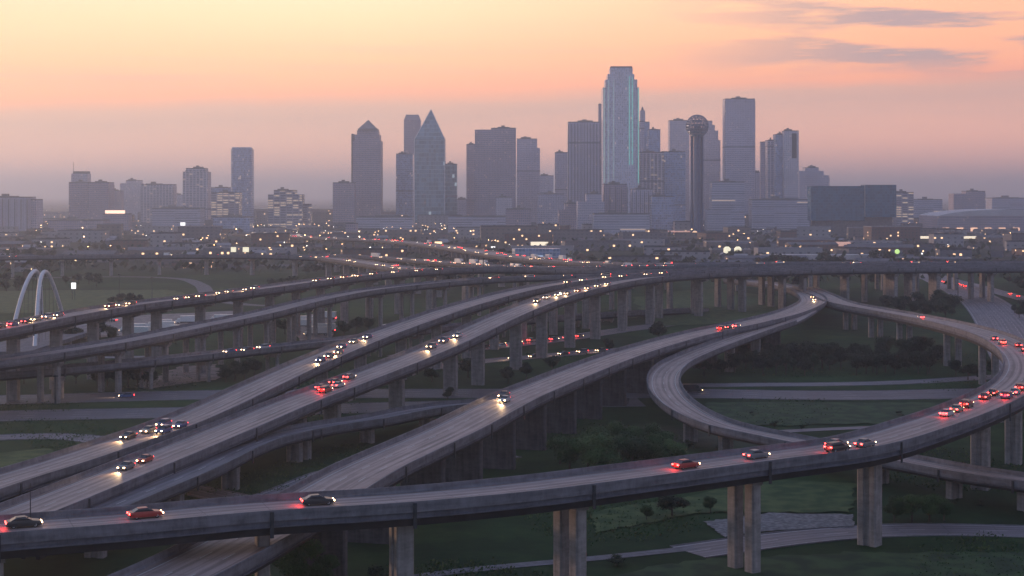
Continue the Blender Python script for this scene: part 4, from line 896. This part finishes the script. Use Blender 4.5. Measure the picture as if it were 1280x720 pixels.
while nw < 44000:
    u_ = rw.random(); y = 205+u_*u_*420; x = rw.uniform(-.34, .34)*y
    if f_(x, y) < .55: continue
    if nw % 4 == 0:
        bad = on_road(x, y, -7) and any(key.startswith('g_') and min((q.xy-Vector((x, y))).length for q in pa.p[::2]) < w/2+1 for key, (pa, w) in PATHS.items()); cl = (x, y); okc = not bad
    if okc:
        c = Vector((cl[0]+rw.gauss(0, 1.6), cl[1]+rw.gauss(0, 1.6), rw.uniform(.03, .35))); s_ = rw.uniform(.10, .28)
        n_ = Vector((rw.gauss(0, 1), rw.gauss(0, 1), rw.gauss(.4, .6))).normalized(); u = n_.orthogonal().normalized(); w_ = n_.cross(u)
        b.quad(c-u*s_-w_*s_*.5, c+u*s_-w_*s_*.4, c+u*s_*.7+w_*s_*.8, c-u*s_*.8+w_*s_*.6)
    nw += 1
tag(b.build('undergrowth', GRASS_L), 'patches of tall weeds and scrub in the grass between the ramps', None, None, 'stuff')
# far-off wooded belt that reads as one mass
b = MB(); rw = random.Random(3)
for i in range(15000):
    d = rw.choice([1150, 1290, 1300, 1480, 1700, 1980, 2300, 2900, 3600, 4600, 6000, 8000])+rw.gauss(0, 25); x = rw.uniform(-.36, .36)*d
    if d < 1250 and x < 0: continue
    q = math.sin(x*.013+d)*.5+math.sin(x*.031+d*2)*.5
    if q < -.05 or (d < 2500 and (i % 2)): continue
    c = Vector((x, d, rw.uniform(.5, 7+2*q))); s_ = rw.uniform(1.2, 2.6)*(1+d/6000)
    n_ = Vector((rw.gauss(0, 1), rw.gauss(0, 1), rw.gauss(.5, 1))).normalized(); u = n_.orthogonal().normalized(); w_ = n_.cross(u)
    if d < 2500 and i % 6 == 0 and on_road(c.x, c.y, 2): continue
    b.quad(c-u*s_-w_*s_*.6, c+u*s_-w_*s_*.5, c+u*s_*.9+w_*s_*.7, c-u*s_*.7+w_*s_*.6)
tag(b.build('woods', LEAF_D), 'far-off belt of dark woodland mixed into the town', None, None, 'stuff')
# ================================================================== white arches
r = empty('arch_bridge', (P(48, 440).x, 640, 0)); tag(r, 'pair of slender white steel arches standing beyond the uppermost left flyover', 'arch bridge')
def arch(ctrl, d0, d1):
    pts = [Q(x, y, d0+(d1-d0)*i/(len(ctrl)-1))-r.location for i, (x, y) in enumerate(ctrl)]
    pts = catmull(pts, 2.0); b = MB()
    for p_, q_ in zip(pts, pts[1:]): b.tube(p_, q_, .8, 10, caps=False)
    b.build('arch', WHITE, r, smooth=True); mid = sum((p_.x for p_ in pts))/len(pts)
    b = MB()
    for p_ in pts[5:-5:3]: b.tube((p_.x, p_.y, p_.z-.6), (p_.x*.7+mid*.3, p_.y, 5), .07, 4)
    b.build('hanger_cable', METAL_D, r)
arch([(12, 432), (19, 400), (28, 367), (36, 347), (43, 338), (48, 342), (50.5, 360), (52, 398), (53, 430)], 610, 672)
arch([(43.5, 435), (46, 400), (48, 369), (50.5, 348), (55, 338), (61, 343), (68, 360), (75, 382), (80, 401), (85, 428)], 602, 660)
b = MB(); b.box(-11, 11, -60, 60, 3.5, 5.0); b.build('deck', CONC, r)
for yy in (-40, 0, 40):
    b = MB(); b.box(-10, -8.5, yy-1, yy+1, 0, 4); b.build('support', CONC_P, r); b = MB(); b.box(8.5, 10, yy-1, yy+1, 0, 4); b.build('support', CONC_P, r)
# ================================================================== vehicles
GLASS = mat_noise('tinted_glass', (.02, .022, .03), (.04, .042, .05), 1, .12, spec=.6)
TYRE = mat_noise('tyre_rubber', (.02, .02, .02), (.035, .035, .035), 5, .9); RIM = mat_noise('alloy_rim', (.35, .35, .37), (.5, .5, .52), 5, .35, metallic=.7)
HEADL = mat_emit('headlamp_glow', (1, .62, .32), 20); TAILL = mat_emit('tail_lamp_glow', (1, .035, .03), 26)
PAINT = {n_: mat_noise('paint_'+n_, tuple(c*.92 for c in c_), c_, .6, .3, spec=.5) for n_, c_ in (('white', (.72, .71, .70)), ('silver', (.42, .43, .45)), ('black', (.03, .03, .035)), ('red', (.38, .04, .035)), ('blue', (.05, .09, .22)), ('grey', (.16, .165, .18)), ('tan', (.38, .32, .24)))}
def loft(b, secs, m=0):
    """secs: (y, half width, z bottom, z top, half width at top)"""
    rings = [[(-w_, y, z0), (w_, y, z0), (w_, y, z0+(z1-z0)*.6), (wt_, y, z1), (-wt_, y, z1), (-w_, y, z0+(z1-z0)*.6)] for y, w_, z0, z1, wt_ in secs]
    for A, B in zip(rings, rings[1:]):
        for k in range(6): b.quad(A[k], A[(k+1) % 6], B[(k+1) % 6], B[k], m=m)
    b.poly(list(reversed(rings[0])), m=m) if False else b.poly(rings[0], m=m); b.poly(list(reversed(rings[-1])), m=m)
def make_vehicle(kind, paint):
    o = empty({'sedan': 'car', 'suv': 'car', 'van': 'delivery_van', 'truck': 'truck'}[kind]); pm = PAINT[paint]
    if kind == 'sedan':
        L = 2.3; b = MB(); loft(b, [(-L, .80, .42, .78, .74), (-L+.12, .88, .30, .93, .80), (-1.5, .92, .26, 1.0, .86), (1.0, .92, .26, .96, .86), (1.9, .90, .28, .84, .80), (L, .78, .36, .66, .68)]); b.build('body', pm, o)
        b = MB(); loft(b, [(-1.75, .76, .94, .98, .74), (-1.0, .78, .95, 1.40, .60), (.15, .78, .95, 1.42, .60), (1.05, .76, .92, .97, .74)]); b.build('window_glass', GLASS, o)
        b = MB(); loft(b, [(-1.05, .60, 1.39, 1.43, .54), (.2, .60, 1.40, 1.45, .54)]); b.build('roof', pm, o)
        hz, tz, hw, wr, ax = .62, .76, .62, .33, (1.4, -1.35); wd = .86
    elif kind == 'suv':
        L = 2.4; b = MB(); loft(b, [(-L, .86, .5, 1.0, .80), (-L+.1, .94, .36, 1.1, .88), (1.1, .96, .34, 1.1, .90), (2.0, .94, .36, 1.02, .86), (L, .84, .45, .86, .74)]); b.build('body', pm, o)
        b = MB(); loft(b, [(-2.3, .84, 1.08, 1.12, .82), (-2.05, .84, 1.08, 1.66, .70), (.3, .84, 1.08, 1.70, .70), (1.15, .82, 1.06, 1.12, .80)]); b.build('window_glass', GLASS, o)
        b = MB(); loft(b, [(-2.1, .72, 1.66, 1.70, .66), (.35, .70, 1.69, 1.75, .64)]); b.build('roof', pm, o)
        hz, tz, hw, wr, ax = .82, 1.0, .68, .38, (1.5, -1.5); wd = .90
    elif kind == 'van':
        L = 3.0; b = MB(); loft(b, [(-L, .95, .4, 2.5, .90), (1.2, .98, .38, 2.55, .92), (1.9, .98, .38, 2.2, .86), (2.5, .96, .38, 1.25, .88), (L, .88, .45, 1.0, .80)]); b.build('body', pm, o)
        b = MB(); b.poly([(-.84, 1.98, 2.12), (.84, 1.98, 2.12), (.90, 2.5, 1.3), (-.90, 2.5, 1.3)]); b.box(-1.0, -.985, .9, 1.8, 1.4, 2.0); b.box(.985, 1.0, .9, 1.8, 1.4, 2.0); b.build('window_glass', GLASS, o)
        hz, tz, hw, wr, ax = .85, 1.0, .75, .38, (1.9, -1.9); wd = .92
    else:
        L = 6.0; b = MB(); loft(b, [(3.6, 1.15, .6, 2.7, 1.1), (4.6, 1.15, .6, 2.8, 1.0), (5.1, 1.13, .6, 1.9, 1.05), (6.0, 1.0, .6, 1.6, .9)]); b.build('cab', pm, o)
        b = MB(); b.box(-1.28, 1.28, -6.0, 3.4, 1.15, 3.95); b.build('cargo_box', PAINT['white'], o)
        b = MB(); b.box(-.5, .5, -5.8, 5, .6, 1.1); b.build('chassis', METAL_D, o)
        b = MB(); b.poly([(-.95, 4.68, 2.72), (.95, 4.68, 2.72), (1.02, 5.12, 1.95), (-1.02, 5.12, 1.95)]); b.build('window_glass', GLASS, o)
        hz, tz, hw, wr, ax = 1.0, 1.05, .85, .5, (4.6, -3.4, -4.6); wd = 1.15
    for yy in ax:
        for s_ in (-1, 1):
            b = MB(); b.tube((s_*(wd-.2), yy, wr), (s_*(wd+.03), yy, wr), wr, 14); w_ = b.build('wheel', TYRE, o)
            b = MB(); b.tube((s_*(wd+.035), yy, wr), (s_*(wd+.05), yy, wr), wr*.6, 10); b.build('rim', RIM, w_)
    for s_ in (-1, 1):
        b = MB(); b.box(s_*hw-.17, s_*hw+.17, L-.10, L+.04, hz-.09, hz+.09); b.build('headlight', HEADL, o)
        b = MB(); b.box(s_*hw-.19, s_*hw+.19, -L-.04, -L+.06, tz-.10, tz+.10); b.build('taillight', TAILL, o)
    return o
VP = {}; rv = random.Random(9); CARS = []
def vehicle(kind, paint, loc, ang, label, group=None, light=None):
    key = (kind, paint)
    if key not in VP: VP[key] = make_vehicle(kind, paint); o = VP[key]
    else: o = copy_tree(VP[key])
    for ch in list(o.children):
        if ch.type == 'LIGHT': bpy.data.objects.remove(ch)
    o.location = loc; o.rotation_euler = (0, 0, ang)
    tag(o, label, {'sedan': 'car', 'suv': 'car', 'van': 'van', 'truck': 'truck'}[kind], group)
    CARS.append((o, kind, light)); return o
NAME = {'fore': 'the foreground flyover', 'diag': 'the diagonal flyover', 'loop': 'the narrow loop ramp', 'main': 'the long high flyover', 'second': 'the twin flyover behind', 'low': 'the lower grey ramp', 'left': 'the uppermost left flyover', 'left_b': 'the middle left flyover', 'left_c': 'the lowest left flyover',
        'g_i': 'the road between the central piers', 'g_k': 'the wide freeway at right', 'g_l': 'the right branch road', 'g_a': 'the ground freeway', 'g_c': 'the slip road', 'g_f': 'the lower right road', 'g_j': 'the second central road'}
PN = ['silver', 'black', 'black', 'red', 'blue', 'grey', 'grey', 'tan']; onroad = {}
def convoy(key, x, y, n, red, off, gap=11, light=True, kinds=('sedan', 'suv', 'sedan')):
    """a short platoon on a road at a picture position; red: driving away from us"""
    path, w = PATHS[key]; i0 = path.nearest(x, y)
    away = path.t[i0].y > 0 if abs(path.t[i0].y) > .05 else path.t[i0].x > 0
    sg = 1 if away == red else -1
    for k in range(n):
        i = i0+int(round((k-(n-1)/2)*gap/path.step)); i = max(1, min(len(path.p)-2, i))
        onroad.setdefault(key, []).append((i, off*sg+(rv.uniform(-.3, .3)), sg, red, rv.choice(kinds), rv.choice(PN), light and k % 2 == 0))
C_ = convoy
C_('fore', 1262, 494, 3, True, -2, 9); C_('fore', 1205, 514, 3, True, 1.6, 9); C_('fore', 1250, 497, 2, True, 2, 10); C_('fore', 1268, 437, 2, True, -2, 12); C_('fore', 1060, 559, 2, True, -1.5, 11); C_('fore', 1020, 567, 2, True, 1.8, 12)
C_('fore', 1255, 428, 2, True, 2, 12); C_('fore', 1152, 398, 1, True, 0, 16); C_('fore', 900, 580, 2, True, 1, 14); C_('fore', 385, 632, 1, True, 1.5, 14); C_('fore', 95, 657, 2, True, 1.5, 13)
C_('diag', 905, 408, 3, True, -1, 9); C_('diag', 645, 496, 1, False, -4, 11); C_('diag', 628, 496, 1, False, -1, 12); C_('diag', 1018, 374, 2, False, 0, 25)
C_('main', 432, 484, 3, True, 3, 8); C_('main', 415, 488, 2, True, 0, 10); C_('main', 180, 577, 2, False, -2, 9); C_('main', 560, 428, 3, False, -2, 13); C_('main', 735, 361, 5, False, 0, 16); C_('main', 690, 374, 3, False, -2, 16)
C_('second', 192, 543, 3, False, -2, 8); C_('second', 200, 539, 2, False, 2, 9); C_('second', 410, 446, 3, False, 1, 10); C_('second', 450, 429, 3, False, -2, 12); C_('second', 770, 346, 6, False, 0, 20)
C_('left', 15, 409, 4, True, 2, 8); C_('left', 70, 398, 3, False, -3, 9); C_('left', 160, 383, 3, False, -3, 9); C_('left', 235, 373, 3, False, 0, 10); C_('left', 300, 364, 4, False, -2, 12); C_('left', 420, 349, 4, False, 1, 18); C_('left', 500, 341, 5, False, -2, 22)
C_('left_b', 705, 346.5, 5, False, 0, 20, True); C_('left_c', 305, 439, 3, False, 0, 9)
C_('g_i', 660, 429, 4, True, 2, 10); C_('g_i', 700, 424, 3, True, -2, 10); C_('g_i', 615, 433, 3, False, 3, 10); C_('g_j', 720, 441, 3, False, 2, 11); C_('g_j', 650, 448, 2, False, 2, 11)
C_('g_k', 1190, 356, 5, True, -5, 14); C_('g_k', 1187, 354, 3, True, 3, 14); C_('g_l', 1265, 370, 2, True, 0, 20)
C_('g_a', 873, 491.5, 1, True, 3, 9, kinds=('van',)); C_('g_a', 160, 497, 1, False, 2, 9); C_('left_c', 485, 418, 1, False, 0, 9, kinds=('truck',))
for key, lst in onroad.items():
    path, w = PATHS[key]; lst.sort(key=lambda q: path.px(q[0])[0]); taken = []
    kept = []
    for q in lst:
        if any(abs(q[0]-t_[0])*path.step < 6.5 and abs(q[1]-t_[1]) < 2.3 for t_ in taken): continue
        taken.append(q); kept.append(q)
    for k, (i, off, sg, red, kind, paint, lt) in enumerate(kept):
        p = path.at(i, off, .012); t_ = path.t[i]*sg; ang = math.atan2(-t_.x, t_.y)
        o_ = ordn(k+1)
        vehicle(kind, paint, p, ang, f"{paint} {kind if kind != 'suv' else 'SUV'} {'driving away' if red else 'oncoming'}, {o_} from the left on {NAME[key]}", 'traffic on '+NAME[key], ('tail' if red else 'head') if lt else None)
# dense distant traffic: body and lamps only matter as points of light
GT = 'distant traffic on the far viaducts'
for key, n_ in (('far_a', 34), ('far_b', 40), ('far_c', 84)):
    path, w = PATHS[key]
    for _ in range(n_):
        i = rv.randrange(3, len(path.p)-3); px_ = path.px(i)[0]
        if key == 'far_a' and px_ < 330 and rv.random() < .6: continue
        red = rv.random() < (.5 if key == 'far_c' else .2); side = 1 if red else -1
        off = side*rv.choice([2.5, 5.5] if key != 'far_c' else [2.5, 5.5, 9]); sg = -1 if red == (path.t[i].y < 0) else 1
        sg = 1 if (path.t[i].y > 0) == red else -1
        p = path.at(i, off, .012); t_ = path.t[i]*sg
        if any((c_[0].location-p).length < 6 for c_ in CARS[-120:]): continue
        vehicle(rv.choice(['sedan', 'suv', 'van', 'truck'] if rv.random() < .4 else ['sedan', 'suv']), rv.choice(['white', 'grey', 'silver']), p, math.atan2(-t_.x, t_.y), 'distant vehicle with '+('red tail lights' if red else 'bright headlights')+' on the far viaducts before the city', GT+(' driving away' if red else ' coming this way'))
# parked lorries in the yards
GP = 'lorries parked in the left yard'
for k in range(26):
    x = rv.uniform(70, 290) if k < 18 else rv.uniform(378, 414); y = rv.uniform(402, 420) if k < 18 else rv.uniform(397, 423)
    p = P(x, y)
    if on_road(p.x, p.y, 1) and False: continue
    if any((c_[0].location-p).length < 13 for c_ in CARS[-26:]): continue
    o = vehicle('truck', 'white', p+Vector((0, 0, .12)), R(rv.choice([80, 95, 85])), 'white box lorry parked with others in the gravel yard beneath the left flyovers', GP)
# lit lamps throw real light on the road
for o, kind, light in CARS:
    if not light: continue
    L = {'sedan': 2.3, 'suv': 2.4, 'van': 3.0, 'truck': 6.0}[kind]
    if light == 'head':
        l = bpy.data.lights.get('headlamp_beam') or bpy.data.lights.new('headlamp_beam', 'SPOT'); l.energy = 3200; l.color = (1, .62, .30); l.spot_size = R(60); l.spot_blend = .9; l.shadow_soft_size = .15
        q = bpy.data.objects.new('headlamp_beam', l); COL.objects.link(q); q.parent = o; q.location = (0, L+.15, .75); q.rotation_euler = (R(80), 0, 0)
    else:
        l = bpy.data.lights.get('tail_lamp_light') or bpy.data.lights.new('tail_lamp_light', 'POINT'); l.energy = 150; l.color = (1, .05, .035); l.shadow_soft_size = .2
        q = bpy.data.objects.new('tail_lamp_light', l); COL.objects.link(q); q.parent = o; q.location = (0, -L-.3, .9)
# ================================================================== lamps, masts and lit signs
def make_lamp(mat, h=9.0, size=.5):
    o = empty('street_lamp'); b = MB(); b.tube((0, 0, 0), (0, 0, h), .12, 6, .07); b.build('pole', METAL_D, o)
    b = MB(); b.tube((0, 0, h-.05), (0, -1.6, h+.3), .05, 5); b.build('arm', METAL_D, o)
    b = MB(); b.box(-size/2, size/2, -1.6-size, -1.6, h+.05, h+.05+size*.8); b.build('lantern', mat, o); return o
LA = [make_lamp(mat_emit('sodium_lantern', (1, .55, .24), 17), 9, .6), make_lamp(mat_emit('white_lantern', (1, .9, .75), 15), 9, .5), make_lamp(mat_emit('bright_sodium_lantern', (1, .6, .28), 26), 10, .8)]
rl = random.Random(77); ul = set()
for k in range(298):
    cl = rl.random()
    px_ = rl.choice([rl.uniform(0, 1280), rl.uniform(40, 640), rl.uniform(40, 640), rl.gauss(480, 120)]); py_ = rl.choice([rl.uniform(262, 300), rl.gauss(288, 8), rl.uniform(266, 325)])
    py_ = max(258, min(330, py_)); p = P(px_, py_)
    src = LA[2] if cl < .12 else (LA[0] if cl < .65 else LA[1])
    nm = {0: 'orange street lamp glowing in the low town before the skyline', 1: 'white street lamp glowing in the low town before the skyline', 2: 'larger bright orange lamp glowing in the low town before the skyline'}[LA.index(src)]
    o = src if src.name not in ul else copy_tree(src); ul.add(src.name); o.location = (p.x, p.y, 0); o.rotation_euler = (0, 0, rl.uniform(-.6, .6)); tag(o, nm, 'street lamp', nm.split(' glowing')[0]+'s')
def mast(name, label, x, yb, yt, z0=0, head=False, arm=0, r0=.22):
    q = P(x, yb, z0); h = (yb-yt)*q.y/F; o = empty(name, q); tag(o, label, 'mast')
    b = MB(); b.tube((0, 0, 0), (0, 0, h), r0, 8, r0*.6); b.build('pole', METAL_D, o)
    if head: b = MB(); b.cyl(0, 0, .9, h-.2, h+.2, 12); b.build('lamp_ring', METAL_D, o)
    if arm: b = MB(); b.tube((0, 0, h-.4), (arm, 0, h-.2), .1, 6); b.box(arm*.3, arm, -.1, .1, h-1.6, h-.5); b.build('sign_arm', METAL_D, o)
    return o
mast('light_mast', 'thin tall mast on the left meadow beside the row of dark trees', 149, 380, 343, 0, True)
mast('light_mast', 'second thinner mast on the left meadow further right', 190, 378, 347, 0, True)
mast('sign_mast', 'tall dark mast with a sign arm before the junction at the centre', 604, 372, 324, 3, False, 9, .45)
mast('light_mast', 'dark mast beside the wide freeway at the right', 1197.5, 379, 348, 0, True, 0, .3)
mast('light_mast', 'thin pole standing behind the foreground flyover near the left edge', 38, 655, 604, 17.8, False, 0, .09)
mast('light_mast', 'lone grey mast among the piers on the lower left', 69, 505, 470, 0, True)
mast('light_mast', 'slim mast above the central junction right of the sign mast', 633, 345, 322, 16, True)
def lit_box(name, label, cat, x0, x1, y0, y1, d, mat, depth=1.0, legs=True, frame=True):
    c = Q((x0+x1)/2, y1, d); o = empty(name, (c.x, d, 0)); tag(o, label, cat); w_ = (x1-x0)*d/F/2; z0, z1 = c.z, top_z(y0, d)
    b = MB(); b.box(-w_, w_, -depth/2, depth/2, z0, z1); b.build('lit_panel', mat, o)
    if frame: b = MB(); b.box(-w_-.2, w_+.2, depth/2+.01, depth/2+.4, z0-.2, z1+.2); b.build('back_frame', METAL_D, o)
    if legs and z0 > .5:
        for s_ in (-.6, .6): b = MB(); b.tube((s_*w_, 0, 0), (s_*w_, 0, z0), .2, 6); b.build('leg', METAL_D, o)
    return o
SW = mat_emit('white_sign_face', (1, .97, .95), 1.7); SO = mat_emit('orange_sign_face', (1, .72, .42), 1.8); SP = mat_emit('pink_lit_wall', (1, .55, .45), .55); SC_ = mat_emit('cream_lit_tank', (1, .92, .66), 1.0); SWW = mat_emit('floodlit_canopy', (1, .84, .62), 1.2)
lit_box('lit_sign', 'bright white rectangular sign on two legs right of the white arches', 'sign', 89.3, 94.6, 353.5, 361, 940, SW)
lit_box('lit_sign', 'left of two white glowing signs above the far left viaduct', 'sign', 288.6, 295, 309, 315, 1500, SC_); lit_box('lit_sign', 'right of two white glowing signs above the far left viaduct', 'sign', 303.5, 311, 309, 315, 1500, SC_)
lit_box('lit_sign', 'small white glowing sign below the low broad pale building', 'sign', 225.5, 231.5, 278, 282.5, 2500, SW)
lit_box('billboard', 'cream billboard above the red traffic on the farthest viaduct', 'billboard', 543.5, 552.5, 302, 307.5, 1700, SO)
lit_box('lit_sign', 'round-looking white glowing sign right of the cream billboard', 'sign', 613.8, 619, 308, 313, 1650, SW)
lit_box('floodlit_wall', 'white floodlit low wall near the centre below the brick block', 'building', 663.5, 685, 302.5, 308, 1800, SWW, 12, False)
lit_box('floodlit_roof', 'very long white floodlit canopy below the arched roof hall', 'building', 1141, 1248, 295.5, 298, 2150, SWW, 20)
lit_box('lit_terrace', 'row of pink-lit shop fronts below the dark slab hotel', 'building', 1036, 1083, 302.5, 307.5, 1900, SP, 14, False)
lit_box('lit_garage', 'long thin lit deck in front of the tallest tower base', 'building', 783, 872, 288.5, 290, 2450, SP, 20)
lit_box('pale_depot', 'long pale depot right behind the high flyover on the right', 'building', 952, 1100, 318, 324, 1500, mat_noise('pale_depot_wall', (.36, .33, .35), (.62, .56, .56), .12, .8), 25, False)
lit_box('blue_depot', 'blue-grey depot behind the farthest viaduct at the centre', 'building', 640, 700, 310.5, 325, 1420, FM['glass'], 25, False)
lit_box('lit_sign', 'cool white lit doorway on the blue-grey depot', 'sign', 671, 679, 319, 326, 1400, mat_emit('cool_doorway', (.6, .75, 1), .5), .4)
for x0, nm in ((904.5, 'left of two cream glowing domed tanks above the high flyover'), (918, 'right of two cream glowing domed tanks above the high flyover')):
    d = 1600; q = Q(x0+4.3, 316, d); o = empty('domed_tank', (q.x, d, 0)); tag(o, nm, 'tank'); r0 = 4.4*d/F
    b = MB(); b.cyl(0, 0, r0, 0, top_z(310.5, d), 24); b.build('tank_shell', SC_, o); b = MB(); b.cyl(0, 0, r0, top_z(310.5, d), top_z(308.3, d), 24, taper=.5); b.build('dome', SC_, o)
def orb(label, x, y, dia, d, mat):
    q = Q(x, y, d); o = empty('globe_lamp', (q.x, d, 0)); tag(o, label, 'lamp')
    bm = bmesh.new(); bmesh.ops.create_uvsphere(bm, u_segments=16, v_segments=10, radius=dia/2*d/F); b = MB()
    for f in bm.faces: b.poly([v.co[:] for v in f.verts])
    bm.free(); b.build('globe', mat, o, True, loc=(0, 0, q.z)); b = MB(); b.tube((0, 0, 0), (0, 0, q.z), .25, 6); b.build('pole', METAL_D, o)
orb('yellow-green globe lamp on a post above the high flyover on the right', 1121.5, 314.5, 6, 1400, mat_emit('green_globe_glow', (.62, .95, .30), 1.0))
orb('big orange globe lamp at the foot of the ball-topped tower', 868.5, 292, 7, 2250, mat_emit('orange_globe_glow', (1, .62, .38), 1.1))
orb('small orange globe lamp below the tallest tower', 778, 297, 4, 2150, bpy.data.materials['orange_globe_glow'])
orb('small white globe lamp beside the green one above the high flyover', 1152.5, 317, 2.2, 1400, SW); orb('pale globe lamp at the far left above the viaduct', 588.5, 287, 3.4, 2300, SO)
# ================================================================== haze
b = MB(); b.box(-S-300, S+300, -900, 2*S, -1.5, 305)
hm = bpy.data.materials.new('morning_haze'); hm.use_nodes = True; ht = hm.node_tree; ht.nodes.clear()
pv = N(ht, 'ShaderNodeVolumePrincipled'); ho = N(ht, 'ShaderNodeOutputMaterial'); ht.links.new(pv.outputs[0], ho.inputs['Volume'])
pv.inputs['Color'].default_value = HAZE_C+(1,); pv.inputs['Density'].default_value = HAZE_D; pv.inputs['Anisotropy'].default_value = HAZE_G
tag(b.build('haze', hm), 'pale mauve morning haze lying over the whole city', None, None, 'stuff')

# ---- labels that single out each of the many repeats: their order from the left within their own cluster
from collections import defaultdict
clu = defaultdict(list)
for o in bpy.data.objects:
    if o.parent is None and o.get('category') in ('tree', 'shrub', 'street lamp', 'truck') and o.get('group') and o.location.y > 50:
        q = o.location; px_ = 640+q.x*F/q.y; lab = o['label']
        if o['group'] in ('distant trees before the skyline',) or o['category'] == 'street lamp':
            band = 'in front' if q.y < 1500 else ('midway back' if q.y < 2300 else 'far back')
            head = 'distant dark tree' if o['category'] == 'tree' else lab.split(' glowing')[0]
            lm_ = landmark(px_).replace('the ', '', 1)
            clu[(head, band, lm_)].append((px_, o))
        elif o['group'].startswith('distant traffic'): pass
        else: clu[(lab,)].append((px_, o))
for k, l in clu.items():
    l.sort(key=lambda t: t[0])
    for i, (_, o) in enumerate(l):
        if len(k) == 3: o['label'] = f'{k[0]} {k[1]} below the {k[2]}, {ordn(i+1)} from left'
        elif len(l) > 1:
            w_ = k[0].split(); o['label'] = ' '.join(w_[:11])+f', {ordn(i+1)} from the left'
dt = sorted([(640+o.location.x*F/o.location.y, o) for o in bpy.data.objects if (o.get('group') or '').startswith('distant traffic')], key=lambda t: t[0])
cc = defaultdict(list)
for x_, o in dt: cc[(o['group'].endswith('driving away'), min(range(3), key=lambda q: min((p_.xy-o.location.xy).length for p_ in PATHS[('far_a', 'far_b', 'far_c')[q]][0].p)))].append(o)
for (away, q), l in cc.items():
    nm = ('level far left viaduct', 'centre-left far viaduct', 'farthest busy viaduct')[q]
    for i, o in enumerate(l): o['label'] = f"{o.name.split('.')[0].replace('_', ' ')} {'with red tail lights' if away else 'with bright headlights'}, {ordn(i+1)} such from left on the {nm}"
